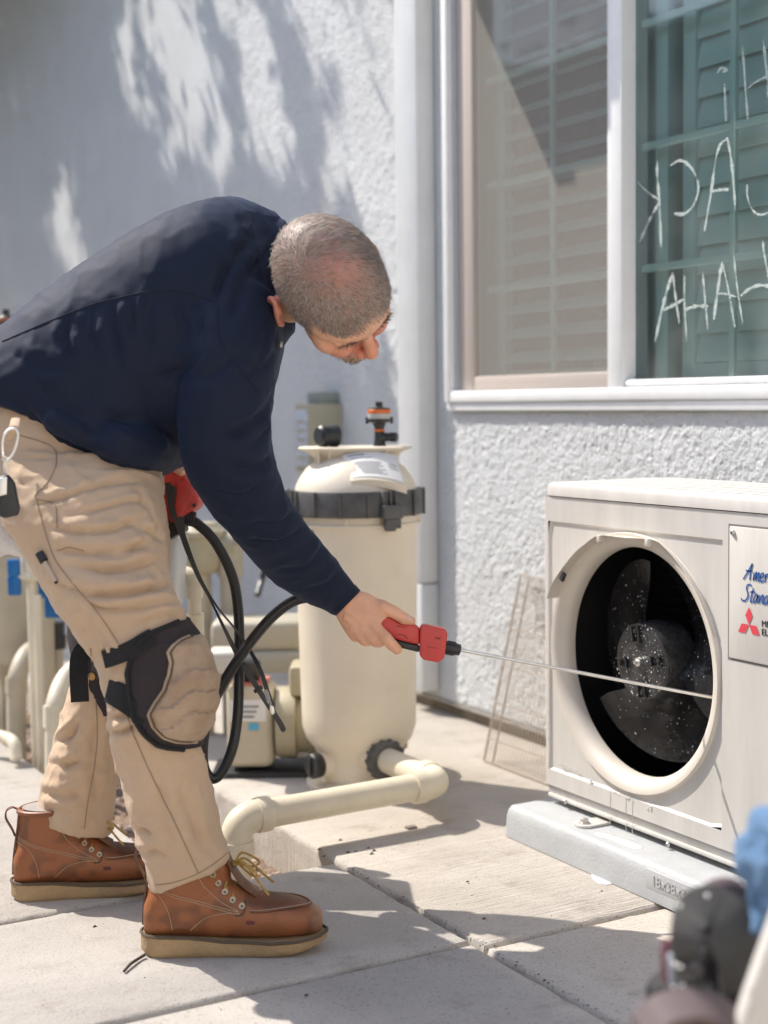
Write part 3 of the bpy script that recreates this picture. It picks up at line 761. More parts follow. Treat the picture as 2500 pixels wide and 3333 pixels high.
# broken plastic lip round the top of the opening
lip_px = [(1180, 1293, .038), (1192, 1262, .040), (1212, 1230, .040), (1240, 1195, .040), (1262, 1176, .038), (1292, 1157, .030), (1345, 1161, .026), (1408, 1166, .022), (1432, 1180, .020), (1462, 1214, .016), (1492, 1256, .012), (1516, 1300, .008), (1534, 1345, .004), (1545, 1372, .002)]
outer = [onX(x, y, AX - dd) for x, y, dd in lip_px]
outer = spline(outer, 60)
mb = MB(); no = len(outer)
inner = []; mid = []
for p in outer:
    a = math.atan2(p[2] - ZC, p[1] - YC)
    inner.append(V(AX - .002, YC + (RO - .006) * math.cos(a), ZC + (RO - .006) * math.sin(a)))
    mid.append((p * .55 + inner[-1] * .45) + V(.006, 0, 0))
rows = [outer, mid, inner, [p + V(.004, 0, 0) for p in inner], [p + V(.004, 0, 0) for p in mid], [p + V(.0035, 0, 0) for p in outer]]
vs = [p for r in rows for p in r]
for i in range(6):
    j = (i + 1) % 6
    for k in range(no - 1): mb.f.append([i * no + k, i * no + k + 1, j * no + k + 1, j * no + k])
mb.f += [[i * no for i in range(6)], [i * no + no - 1 for i in range(6)][::-1]]
mb.v = vs
mb.build("guard_lip", ac_paint2, ac, smooth=35)
for px, py in ((1296, 1164), (1400, 1172)):
    p = onX(px, py, AX - .026); MB().obox(p, (1, 0, 0), (0, 1, 0), (0, 0, 1), .006, .005, .008).build("lip_tab", ac_paint2, ac, bevel=.003)
p = onX(1216, 1246, AX - .034)
t1 = unit(V(0, -.55, .85))
MB().obox(p, (1, 0, 0), t1, np.cross(t1, (1, 0, 0)), .0035, .009, .0045).build("lip_slot", black_plastic, ac, smooth=0)
# screw holes, screws
for px, py in ((1276, 1157), (1268, 1170), (1464, 1182), (1472, 1200), (1208, 1647), (1543, 1760)):
    p = onX(px, py, AX + .006); MB().lathe([(.0001, -.001), (.0032, -.001), (.0032, .003)], p, (1, 0, 0), 10).build("screw_hole", black_plastic, ac)
def screw(p, r=.006):
    MB().lathe([(.0001, -.0042), (r * .55, -.004), (r * .95, -.0016), (r, 0)], p, (1, 0, 0), 14).build("screw", zinc, ac)
    MB().box((p[0] - .0046, p[1] - .0006, p[2] - r * .6), (p[0] - .0040, p[1] + .0006, p[2] + r * .6)).build("screw_slot", black_plastic, ac, smooth=0)
for px, py in ((1221, 1731), (1443, 1824), (1584, 1151)): screw(onX(px, py, AX - .0002))
# service panel with badges
mb = MB().box((AX - .0032, 1.775, .474), (AX + .004, 2.019, .716)); mb.build("service_panel", ac_paint, ac, bevel=.0022)
# groove round the service panel
for (y0, y1, z0, z1) in ((2.0195, 2.0235, .470, .720), (1.772, 2.0195, .470, .4735), (1.772, 2.0195, .7165, .720)):
    MB().box((AX - .0006, y0, z0), (AX + .001, y1, z1)).build("panel_groove", mat("groove_shade", (.20, .185, .165), .7) if "groove_shade" not in MATS else MATS["groove_shade"], ac, smooth=0)
screw(onX(1583, 1150, AX - .004), .0055)
# brush-script letters, built from strokes: y runs to -Y, units = em of .03 m
def script(word, x0, z0, s, sl=.22):
    G = {
     'A': ([[(0, 0), (.35, .6), (.55, 1.0)], [(.55, 1.0), (.5, .5), (.55, 0)], [(.1, .55), (.35, .52), (.62, .58)]], .75),
     'm': ([[(.05, .5), (.08, .0)], [(.08, .1), (.22, .5), (.26, .42), (.27, .0)], [(.27, .1), (.42, .5), (.47, .4), (.48, .05), (.56, .02)]], .56),
     'e': ([[(.02, .25), (.25, .32), (.22, .52), (.06, .42), (.06, .1), (.2, .0), (.36, .14)]], .38),
     'r': ([[(.05, .5), (.08, 0)], [(.08, .25), (.2, .5), (.3, .46)]], .32),
     'i': ([[(.08, .5), (.06, .08), (.14, .0), (.2, .08)], [(.12, .75), (.13, .78)]], .2),
     'c': ([[(.3, .45), (.15, .5), (.04, .25), (.12, .0), (.34, .1)]], .36),
     'a': ([[(.34, .45), (.18, .5), (.04, .25), (.1, .0), (.26, .12), (.35, .48)], [(.35, .48), (.33, .1), (.44, .05)]], .44),
     'n': ([[(.05, .5), (.08, 0)], [(.08, .15), (.25, .5), (.32, .42), (.32, .06), (.42, .02)]], .42),
     'S': ([[(.62, .92), (.5, 1.02), (.28, .95), (.26, .72), (.42, .5), (.46, .25), (.28, .02), (.02, .05), (-.04, .16)]], .6),
     't': ([[(.2, .85), (.12, .2), (.18, 0), (.3, .08)], [(.0, .58), (.4, .62)]], .32),
     'd': ([[(.34, .42), (.18, .5), (.04, .25), (.1, .0), (.26, .12), (.38, .5)], [(.46, .95), (.36, .1), (.46, .03)]], .46)}
    y = 0
    for ch in word:
        st, adv = G[ch]
        mb = MB()
        for s_ in st:
            P = spline([V(AX - .0042, x0 - (y + a + sl * b) * s, z0 + b * s) for a, b in s_], 18) if len(s_) > 1 else []
            P3 = P; n = len(P3); L = []; Rr = []
            for i, p in enumerate(P3):
                t = unit(P3[min(i + 1, n - 1)] - P3[max(i - 1, 0)]); nn = np.cross(t, (1, 0, 0)); w = .052 * s * (1 if 0 < i < n - 1 else .6)
                L.append(p + nn * w); Rr.append(p - nn * w)
            mb.raw(L + Rr, [(i, i + 1, n + i + 1, n + i) for i in range(n - 1)])
        mb.build("badge_letter", blue_print, ac, smooth=0)
        y += adv
script("American", 1.981, .622, .031)
script("Standard", 1.985, .583, .031)
def rhomb(c, a, b, name="logo_diamond"):
    c = V(AX - .0042, *c)
    a = V(0, *a); b = V(0, *b)
    MB().raw([c, c + a, c + a + b, c + b], [(0, 1, 2, 3)]).build(name, red_print, ac, smooth=0)
lc = (1.9655, .5415); sL = .0185
rhomb(lc, (sL * .5, sL * .87), (-sL * .5, sL * .87))
rhomb(lc, (sL * 1.0, 0), (sL * .5, -sL * .87))
rhomb(lc, (-sL * 1.0, 0), (-sL * .5, -sL * .87))
text("MITSUBISHI\nELECTRIC", "badge_text", black_print, ac, (AX - .0040, 1.934, .5425), (0, -1, 0), (0, 0, 1), .0165, .0003, bold=0, lead=.92)
# mounting foot and bolt
mb = MB(); fp = onZ(1262, 1783, PZ)
mb.loft([[(fp[0] + .05 * .0 + dx, fp[1] + dy, PZ + h) for dx, dy in ((-.022, -.004), (-.018, .012), (-.006, .02), (.05, .02), (.05, -.026), (-.006, -.026), (-.018, -.018))] for h in (.0005, .006)])
mb.build("mounting_foot", ac_paint, ac, bevel=.001)
MB().lathe([(.012, .006), (.012, .0085), (.0085, .009), (.0085, .016), (.006, .017), (.0001, .017)], (fp[0] - .002, fp[1] - .003, PZ), (0, 0, 1), 6).build("foot_bolt", zinc, ac, smooth=20)
for py in (1.86,):
    MB().box((AX - .03, py - .02, PZ + .0005), (AX + .05, py + .02, PZ + .006)).build("mounting_foot", ac_paint, ac, bevel=.002)
for yv in (1.9, 2.45):
    MB().box((AX + .05, yv - .05, PZ + .0005), (ADX - .04, yv + .05, AZ0 - .0005)).build("base_foot", black_plastic, ac, smooth=0)

# soap suds and droplets thrown over fan, ring and panel
mb = MB()
def drop(p, nrm, s, st=1.0):
    nrm = unit(nrm); a = unit(np.cross(nrm, (0, .3, 1))); b = np.cross(nrm, a)
    k = 6
    ringp = [p + s * (a * math.cos(t) + b * math.sin(t) * st) for t in np.linspace(0, 2 * math.pi, k, endpoint=False)]
    ring2 = [p + nrm * s * .5 + .6 * s * (a * math.cos(t) + b * math.sin(t) * st) for t in np.linspace(0, 2 * math.pi, k, endpoint=False)]
    mb.raw(ringp + ring2 + [p + nrm * s * .7], [(i, (i + 1) % k, k + (i + 1) % k, k + i) for i in range(k)] + [(k + i, k + (i + 1) % k, 2 * k) for i in range(k)])
for i in range(190):
    r = .078 * math.sqrt(RNG.random()); a = RNG.uniform(0, 6.28)
    drop(HUB + V(-.0005, r * math.cos(a), r * math.sin(a)), (-1, 0, 0), RNG.choice([.0006, .0009, .0013, .002], p=[.5, .3, .15, .05]), RNG.uniform(.8, 1.5))
for o, top in BL:
    for i in range(70):
        a, b = RNG.integers(1, 10), RNG.integers(1, 17); u, w = RNG.random(2)
        p = np.array(top[a][b]) * (1 - u) * (1 - w) + np.array(top[a][b + 1]) * u * (1 - w) + np.array(top[a + 1 if a < 10 else a][b]) * (1 - u) * w + np.array(top[a + 1 if a < 10 else a][b + 1]) * u * w
        n_ = np.cross(np.array(top[a][b + 1]) - np.array(top[a][b]), np.array(top[min(a + 1, 10)][b]) - np.array(top[a][b])); n_ = n_ if n_[0] < 0 else -n_
        drop(p - V(.001, 0, 0), n_, RNG.choice([.0006, .0010, .0017], p=[.5, .38, .12]), RNG.uniform(.8, 1.7))
mb.build("suds_drops", foam, ac, kind="stuff", smooth=60)
mb = MB()
for i in range(260):
    a = RNG.normal(math.radians(215), .45); t = RNG.random()
    rr = rt + q * (1 - math.cos(t * 1.5)) ; xx = AX - .003 + q * (1 - math.sin(t * 1.5))
    drop(V(AX - .0045 + q - q * math.sin(math.acos(min(1, (rr - rt) / q))) * 0 + RNG.uniform(-.001, .0), YC + (RO + RNG.normal(-.002, .006)) * math.cos(a), ZC + (RO + RNG.normal(-.002, .006)) * math.sin(a)), (-1, 0, .2), RNG.choice([.0008, .0014, .0022], p=[.5, .35, .15]))
for i in range(40):
    drop(V(AX - .0005, RNG.uniform(2.58, 2.6), RNG.uniform(.2, .5)), (-1, 0, 0), RNG.choice([.0007, .0013]))
for px, py in ((1230, 1655), (1245, 1662), (1212, 1652), (1275, 1685), (1360, 1725), (1405, 1745), (1330, 1712)):
    p = onX(px, py, AX - .0005)
    for k in range(5): drop(p + V(0, RNG.normal(0, .006), RNG.normal(0, .002)), (-1, 0, .3), RNG.uniform(.001, .0028))
# drip runs
for px, y0, y1 in ((1352, 1722, 1815), (1366, 1728, 1800), (1318, 1710, 1780)):
    P = [onX(px + RNG.normal(0, .6), y, AX - .0004) for y in np.linspace(y0, y1, 7)]
    mb.tube(P, [.0004, .0005, .0004, .0005, .0005, .0006, .0010], 5)
for px in (1345, 1352, 1362, 1371, 1335):
    p = onX(px, 1802 + (px - 1335) * .4, AX); mb.tube([p, p - V(0, 0, .006 + .008 * RNG.random())], [.0022, .0008], 6)
mb.build("water_drops", water_drop, ac, kind="stuff", smooth=60)
# suds puddles on pad and slab
def puddle(name, px, zz, lab, sc=1.0):
    px = [(x + RNG.normal(0, 2.2), y + RNG.normal(0, 1.0)) for x, y in px]
    P = [onZ(x, y, zz) for x, y in px]; P = spline(P, 48, closed=True); c = sum(P) / len(P)
    MB().loft([[p for p in P], [c + (p - c) * .93 + V(0, 0, .0012) for p in P], [c + (p - c) * .55 + V(0, 0, .0016) for p in P]]).build(name, foam, None, label=lab, cat="suds puddle", smooth=70)
puddle("suds_puddle", [(1288, 1800), (1300, 1798), (1330, 1806), (1348, 1812), (1372, 1818), (1390, 1828), (1380, 1833), (1352, 1826), (1335, 1820), (1318, 1812), (1296, 1807)], PZ + .0003, "white suds lying on the grey pad below the fan opening")
puddle("suds_puddle", [(1278, 1891), (1290, 1890), (1308, 1897), (1328, 1905), (1318, 1911), (1303, 1910), (1288, 1903)], .0008, "white suds spilled on the concrete at the foot of the pad")

# ------------------------------------------------------------------ fan guard leaning on the wall
gd = empty("fan_guard", (2.2, 3.0, 0), "beige wire fan guard leaning on the stucco behind the outdoor unit", "fan guard")
B0, B1 = V(2.085, 3.20, .004), V(2.085, 2.70, .004)
T0, T1 = V(2.292, 3.325, .47), V(2.292, 2.825, .47)
def gp(u, w): return (B0 * (1 - u) + B1 * u) * (1 - w) + (T0 * (1 - u) + T1 * u) * w
for w in (0.0, .115, .30, .50, .70, .90, 1.0):
    MB().tube([gp(0, w), gp(1, w)], .0022 if w in (0., 1.) else .0017, 6).build("cross_wire", wire_paint, gd)
NW = 38; me = None
for k in range(NW):
    u = k / (NW - 1)
    if me is None:
        o = MB().tube([gp(0, 0) + V(-.003, 0, 0), gp(0, 1) + V(-.003, 0, 0)], .0014, 6).build("wire", wire_paint, gd); me = o.data
    else:
        o = bpy.data.objects.new("wire", me); COL.objects.link(o); o.parent = gd
    o.location = Vector(gp(u, 0) - gp(0, 0))
for u in (0, 3 / 37, 1):
    MB().tube([gp(u, 0), gp(u, 1)], .0026, 6).build("side_rod", wire_paint, gd)
# ------------------------------------------------------------------ cartridge filter
FC = V(1.706, 3.186, 0)
ft = empty("pool_filter", FC, "tall cream cartridge filter tank with a black clamp ring, standing on the concrete", "pool filter")
def rad(z0): return FC + V(0, 0, z0)
MB().lathe([(.001, .022), (.10, .022), (.128, .016), (.134, .010), (.134, .0005), (.001, .0005)][::-1], FC, n=56).build("base_flange", filter_tan, ft)
MB().lathe([(.104, .018), (.103, .075), (.112, .095), (.132, .120), (.1415, .150), (.1425, .19), (.1515, .642), (.1525, .648), (.160, .651), (.160, .657), (.1535, .659), (.1535, .684), (.001, .684)], FC, n=72, cap=True).build("tank", filter_tan, ft, smooth=35)
for k in range(8):
    a = math.radians(45 * k + 8)
    MB().obox(FC + V(.1545 * math.cos(a), .1545 * math.sin(a), .668), (-math.sin(a), math.cos(a), 0), (math.cos(a), math.sin(a), 0), (0, 0, 1), .006, .003, .012).build("collar_rib", filter_tan, ft, bevel=.001)
# clamp ring with ribs and latch
MB().lathe([(.150, .676), (.166, .676), (.1685, .680), (.1685, .732), (.166, .737), (.149, .737)], FC, n=72, cap=False).build("clamp_ring", ring_black, ft, smooth=30)
me = None
for k in range(16):
    a = math.radians(22.5 * k + 4)
    c = FC + V(.170 * math.cos(a), .170 * math.sin(a), .7065)
    o = MB().obox(c, (-math.sin(a), math.cos(a), 0), (math.cos(a), math.sin(a), 0), (0, 0, 1), .0028, .0035, .031).build("ring_rib", ring_black, ft, bevel=.001)
def facing(deg):                       # direction on the tank: 0 = towards the camera, + = towards picture right
    back = -unit(V(FWD[0], FWD[1], 0)); r = unit(V(RGT[0], RGT[1], 0)); a = math.radians(deg)
    return back * math.cos(a) + r * math.sin(a)
for deg, nm in ((29, "ring_latch"), (-66, "ring_latch")):
    dd = facing(deg); tt = np.cross((0, 0, 1), dd)
    m_ = MB(); c = FC + dd * .178 + V(0, 0, .690)
    m_.obox(c, tt, dd, (0, 0, 1), .026, .012, .016)
    m_.obox(c + V(0, 0, -.028) + tt * .002, tt, dd, (0, 0, 1), .020, .009, .0115)
    m_.obox(c + V(0, 0, -.0395) - tt * .004, tt, dd, (0, 0, 1), .013, .007, .006)
    m_.build(nm, ring_black, ft, bevel=.002)
    m_ = MB()
    for s_ in (-.02, .0, .014): m_.obox(FC + dd * .172 + tt * s_ + V(0, 0, .722), tt, dd, (0, 0, 1), .0022, .006, .017)
    m_.build("latch_rib", ring_black, ft, bevel=.0008)
# domed lid
MB().lathe([(.150, .737), (.147, .748), (.138, .766), (.122, .788), (.100, .806), (.075, .818), (.04, .825), (.001, .827)], FC, n=72, cap=False).build("dome", filter_tan, ft, smooth=60)
# flared handle plate on gussets
def plate_ring(r1, r2, z):
    return [FC + unit(V(RGT[0], RGT[1], 0)) * r1 * math.copysign(abs(math.cos(t)) ** .6, math.cos(t)) + unit(V(FWD[0], FWD[1], 0)) * r2 * math.copysign(abs(math.sin(t)) ** .6, math.sin(t)) + V(0, 0, z) for t in np.linspace(0, 2 * math.pi, 48, endpoint=False)]
MB().loft([plate_ring(.098, .055, .803), plate_ring(.100, .057, .815), plate_ring(.118, .070, .828), plate_ring(.139, .082, .8355), plate_ring(.141, .083, .8385), plate_ring(.137, .080, .841)], cap=True).build("handle_plate", filter_tan, ft, smooth=40)
R2 = unit(V(RGT[0], RGT[1], 0)); F2 = -unit(V(FWD[0], FWD[1], 0))
for s_ in (-.088, -.062, -.030, .075):
    c = FC + R2 * s_
    tri = [c + F2 * .046 + V(0, 0, .836), c + F2 * .081 + V(0, 0, .8345), c + F2 * .07 + V(0, 0, .826), c + F2 * .058 + V(0, 0, .795), c + F2 * .050 + V(0, 0, .79)]
    MB().loft([[p - R2 * .003 for p in tri], [p + R2 * .003 for p in tri]]).build("gusset", filter_tan, ft, bevel=.001)
# label saddle on the dome with a paper label
def dome_pt(u, w, off):                # u across (metres to picture right), w from top (0) to bottom (1)
    f0_, z0_ = .070, .826; f1_, z1_ = .136, .767
    return FC + R2 * u + F2 * ((f0_ + (f1_ - f0_) * w) * (1 - .9 * (u - .02) ** 2 * 14) + off * .66) + V(0, 0, z0_ + (z1_ - z0_) * w - (u - .03) ** 2 * 2.2 + off * .75)
def patch(u0, u1, w0, w1, off, n=14, sk=0.0):
    return [[dome_pt(u0 + (u1 - u0) * i / n + sk * w, w, off) for i in range(n + 1)] for w in np.linspace(w0, w1, 7)]
def sheet(name, rows, m):
    n = len(rows[0]); vs = [p for r in rows for p in r]; fs = [(i * n + j, i * n + j + 1, (i + 1) * n + j + 1, (i + 1) * n + j) for i in range(len(rows) - 1) for j in range(n - 1)]
    return add(name, vs, fs, m, ft, smooth=60, flip=tuple(F2 * .7 + V(0, 0, .7)))
pr = patch(-.032, .100, .0, 1.08, .006, sk=.022)
sheet("label_saddle", pr, filter_tan)
mb = MB(); n = len(pr[0])
bot = pr[-1]; mb.raw(list(bot) + [p - V(0, 0, .018) - F2 * .004 for p in bot], [(i, i + 1, n + i + 1, n + i) for i in range(n - 1)])
for side in (0, -1):
    c_ = [r[side] for r in pr]; mb.raw(c_ + [p - V(0, 0, .016) - F2 * .012 for p in c_], [(i, i + 1, len(c_) + i + 1, len(c_) + i) for i in range(len(c_) - 1)])
mb.build("saddle_skirt", filter_tan, ft, smooth=40)
sheet("paper_label", patch(-.028, .096, .02, .98, .0072, sk=.022), label_white)
for k, (w, u0, u1) in enumerate([(.10, -.02, .02), (.24, -.015, .035), (.40, -.01, .055), (.47, -.01, .05), (.54, -.005, .057), (.61, -.005, .045), (.68, .0, .06), (.75, .0, .05), (.82, .004, .06), (.42, .070, .09), (.5, .070, .088), (.58, .072, .092)]):
    sheet("label_print", patch(u0, u1, w, w + (.05 if k == 0 else .025), .0078, n=6, sk=.022), print_grey)
# pressure gauge on brass stem
gc = FC + R2 * -.068 + F2 * .02 + V(0, 0, .868)
MB().lathe([(.009, -.028), (.009, -.012), (.006, -.01), (.006, 0)], gc, (0, 0, 1), 12).build("gauge_stem", brass, ft)
ga = unit(F2 * .55 - R2 * .83)
MB().lathe([(.0001, .026), (.021, .026), (.0245, .022), (.026, .02), (.026, -.012), (.0285, -.016), (.0285, -.024), (.022, -.03), (.0001, -.03)], gc, ga, 36).build("pressure_gauge", black_plastic, ft, smooth=35)
MB().lathe([(.0001, .0265), (.019, .0265), (.019, .0255)], gc, ga, 30).build("gauge_face", mat("gauge_dial", (.05, .055, .06), .15), ft)
# air relief valve
vc = FC + R2 * .060 + F2 * .0 + V(0, 0, .841)
MB().lathe([(.016, 0), (.014, .01), (.0125, .02), (.012, .045), (.0165, .055), (.0165, .058)], vc, n=20).build("relief_valve", black_plastic, ft)
MB().lathe([(.0165, .056), (.030, .060), (.0315, .066)], vc, n=30).build("valve_skirt", black_plastic, ft)
MB().lathe([(.0275, .0665), (.0275, .080)], vc, n=30).build("sight_glass", clear_grey, ft)
for k in range(3):
    MB().lathe([(.0285, .068 + k * .004), (.0285, .0695 + k * .004)], vc, n=30).build("glass_rib", label_white, ft)
MB().lathe([(.0275, .0802), (.0285, .081), (.0285, .089), (.0275, .090)], vc, n=30).build("orange_band", orange, ft)
MB().lathe([(.0275, .0902), (.0275, .093), (.012, .095), (.009, .097), (.009, .1075), (.006, .109), (.0001, .109)], vc, n=24).build("valve_cap", black_plastic, ft)
for s_ in (-1, 1):
    MB().obox(vc + R2 * .030 * s_ + V(0, 0, .063), R2, F2, (0, 0, 1), .004, .003, .008).build("clip_tab", black_plastic, ft, bevel=.001)
vd = unit(R2 * .9 + F2 * .44)
MB().lathe([(.011, .0), (.011, .022), (.0085, .024), (.0085, .028), (.0115, .029), (.0115, .044), (.0095, .047), (.0001, .047)], vc + V(0, 0, .022), vd, 18).build("drain_spout", black_plastic, ft)
MB().lathe([(.0128, .036), (.0134, .037), (.0134, .040), (.0128, .041)], vc, n=20).build("orange_seal", orange, ft)
# green sticker
dd = facing(-48); tt = np.cross((0, 0, 1), dd)
MB().obox(FC + dd * .1522 + V(0, 0, .632), tt, dd, (0, 0, 1), .018, .0012, .011).build("green_sticker", green_print, ft)
for k, w in ((.003, .013), (-.003, .010)):
    MB().obox(FC + dd * .1536 + V(0, 0, .632 + k), tt, dd, (0, 0, 1), w, .0004, .0014).build("sticker_print", label_white, ft)
# ports
PZc = .088
pd = unit(V(-.02, -1, 0))
MB().lathe([(.060, .075), (.056, .10), (.050, .118), (.046, .128), (.001, .128)], FC + V(0, 0, PZc + .01), pd, 36, cap=False).build("port_boss", filter_tan, ft, smooth=60)
MB().lathe([(.001, .124), (.047, .124), (.047, .150), (.044, .153), (.001, .153)], FC + V(0, 0, PZc), pd, 36).build("union_nut", ring_black, ft, smooth=30)
for k in range(14):
    a = 2 * math.pi * k / 14; px_, pz_ = unit(np.cross(pd, (0, 0, 1))), V(0, 0, 1)
    MB().obox(FC + V(0, 0, PZc) + pd * .1375 + (px_ * math.cos(a) + pz_ * math.sin(a)) * .0475, pd, px_ * -math.sin(a) + pz_ * math.cos(a), px_ * math.cos(a) + pz_ * math.sin(a), .012, .004, .0035).build("union_rib", ring_black, ft, bevel=.001)
cd = facing(-52)
MB().lathe([(.040, .08), (.032, .105), (.029, .128), (.001, .129)], FC + V(0, 0, .066), cd, 30, cap=False).build("drain_boss", filter_tan, ft, smooth=60)
MB().lathe([(.001, .124), (.030, .124), (.031, .128), (.031, .146), (.027, .150), (.001, .150)], FC + V(0, 0, .066), cd, 30).build("drain_cap", black_plastic, ft)
MB().obox(FC + V(0, 0, .066) + cd * .152, np.cross(cd, (0, 0, 1)), cd, (0, 0, 1), .005, .004, .022).build("cap_grip", black_plastic, ft, bevel=.002)
bd = facing(6)
MB().lathe([(.0001, .027), (.008, .0265), (.012, .0235), (.012, .0225)], FC + bd * .122, (0, 0, 1), 8).build("anchor_bolt", zinc, ft)

# ------------------------------------------------------------------ cream PVC pipe from the filter into the soil strip
def pipe_run(mbs, pts, r, bend=.055, n=20):
    P = [np.asarray(p, float) for p in pts]; out = [P[0]]
    for i in range(1, len(P) - 1):
        a = unit(P[i - 1] - P[i]); b = unit(P[i + 1] - P[i])
        for t in np.linspace(0, 1, 9):
            p0, p2 = P[i] + a * bend, P[i] + b * bend
            out.append((1 - t) ** 2 * p0 + 2 * t * (1 - t) * P[i] + t * t * p2)
    out.append(P[-1]); mbs.tube(out, r, n)
pr_ = empty("return_pipe", (1.45, 2.775, 0), "cream PVC pipe on the concrete running from the filter base into the soil", "pipe")
R_ = .0305
A0 = FC + V(0, 0, PZc) + pd * .153; E1 = V(1.703, 2.792, PZc); E2 = V(1.196, 2.784, PZc - .003); DN = V(1.192, 2.78, -.13)
m_ = MB(); m_.tube([A0, E1 + V(0, .07, 0)], R_, 28); m_.build("pipe_stub", pvc, pr_)
MB().tube([E1 + V(-.07, 0, 0), E2 + V(.068, 0, 0)], R_, 28).build("pipe", pvc, pr_)
def elbow(c, a, b, r, parent, m, sock=.075, bend=.05):
    c, a, b = np.asarray(c, float), unit(a), unit(b); e_ = MB(); pts = [c + a * (sock - .002)]
    for t in np.linspace(0, 1, 11): pts.append((1 - t) ** 2 * (c + a * bend) + 2 * t * (1 - t) * c + t * t * (c + b * bend))
    pts.append(c + b * (sock - .002)); e_.tube(pts, r * 1.12, 28); o = e_.build("elbow", m, parent, smooth=50)
    for q in (a, b):
        MB().lathe([(r * 1.0, .0), (r * 1.21, .001), (r * 1.23, .004), (r * 1.23, .026), (r * 1.20, .030), (r * 1.0, .031)], c + q * (sock - .030), q, 28, cap=False).build("socket_rim", m, parent, smooth=35)
elbow(E1, (0, 1, 0), (-1, 0, 0), R_, pr_, pvc)
elbow(E2, (1, 0, 0), (0, 0, -1), R_, pr_, pvc)
MB().tube([E2 + V(0, 0, -.07), DN], R_, 24).build("down_pipe", pvc, pr_)
MB().obox(E1 + V(-.087, -.012, -.0855), (1, 0, 0), (0, 1, 0), (0, 0, 1), .012, .008, .0025).build("strap_foot", mat("rusty_strap", (.18, .15, .13), .7), pr_, bevel=.001)
ip = empty("inlet_pipe", (1.66, 3.52, 0), "cream PVC pipe turning off the back of the filter towards the pump", "pipe")
I1 = V(1.690, 3.545, .10)
MB().tube([FC + V(0, .12, .10), I1 - V(0, .06, 0)], R_, 20).build("pipe_stub", pvc, ip)
elbow(I1, (0, -1, 0), (-1, 0, 0), R_, ip, pvc)
MB().tube([I1 - V(.07, 0, 0), I1 - V(.17, -.02, 0)], R_, 20).build("pipe", pvc, ip)

# ------------------------------------------------------------------ pump and pipework behind the man (out of focus)
pm = empty("pool_pump", (1.60, 3.80, 0), "tan pool pump with a white label behind the man's hoses", "pump")
Rr, Ff, Zz = R2, -F2, V(0, 0, 1)
def pp(x, y, d): return at(x, y, d)
body = pp(545, 1560, 3.80)
MB().obox(body, Rr, Ff, Zz, .060, .07, .105).build("wet_end", mat("pump_cream", (.58, .51, .38), .45, var=.08), pm, bevel=.022, bseg=3)
MB().obox(body - Ff * .0712 + V(0, 0, .045) - Rr * .004, Rr, Ff, Zz, .046, .001, .028).build("pump_label", label_white, pm, bevel=.0006)
for k in range(3):
    MB().obox(body - Ff * .0728 + V(0, 0, .056 - .013 * k) - Rr * .008, Rr, Ff, Zz, .032 - .006 * k, .0004, .0028).build("label_line", print_grey, pm)
MB().obox(body - Ff * .0712 + V(0, 0, .004) + Rr * .01, Rr, Ff, Zz, .013, .001, .009).build("blue_sticker", lightblue_print, pm)
MB().obox(body - Ff * .0 + V(0, 0, .1075) + Rr * .0, Rr, Ff, Zz, .045, .05, .004).build("red_tape", mat("faded_red", (.5, .18, .13), .6), pm)
mc = body + Rr * .085
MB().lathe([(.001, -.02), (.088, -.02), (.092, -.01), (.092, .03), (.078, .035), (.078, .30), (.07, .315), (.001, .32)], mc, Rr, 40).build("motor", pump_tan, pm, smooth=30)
for k in range(11):
    a = math.radians(-70 + 14 * k)
    dr = -Ff * math.cos(a) + Zz * math.sin(a)
    MB().obox(mc + Rr * .17 + dr * .080, Rr, np.cross(Rr, dr), dr, .11, .0022, .006).build("motor_fin", pump_tan, pm, smooth=0)
MB().obox(mc + Rr * .10 + V(0, 0, .115), Rr, Ff, Zz, .085, .06, .04).build("terminal_box", pump_tan, pm, bevel=.014)
MB().lathe([(.0001, 0), (.012, 0), (.014, .01), (.012, .035), (.0001, .036)], mc + Rr * .115 + V(0, 0, .125) - Ff * .06, -Ff, 14).build("cable_gland", black_plastic, pm)
MB().obox(body + Rr * .1 - V(0, 0, .125), Rr, Ff, Zz, .20, .08, .012).build("pump_base", black_plastic, pm, bevel=.004)
MB().obox(body + Rr * .02 - V(0, 0, .155), Rr, Ff, Zz, .17, .075, .022).build("base_rail", pump_tan, pm, bevel=.006)
MB().lathe([(.028, -.01), (.034, 0), (.034, .04), (.028, .045), (.001, .046)], body + V(0, 0, .118) - Rr * .01, Zz, 24).build("black_union", black_plastic, pm)
bx = pp(487, 1425, 3.72)
MB().obox(bx, Rr, Ff, Zz, .042, .05, .028).build("switch_box", mat("pale_box", (.60, .57, .50), .45), pm, bevel=.012, bseg=3)
MB().obox(pp(560, 1365, 4.05), Rr, Ff, Zz, .125, .09, .042).build("rear_cover", mat("rear_cover_tan", (.46, .42, .33), .5), pm, bevel=.02, bseg=3)
MB().obox(pp(600, 1425, 4.0), Rr, Ff, Zz, .07, .05, .03).build("rear_head", mat("rear_grey", (.40, .38, .32), .5), pm, bevel=.015)
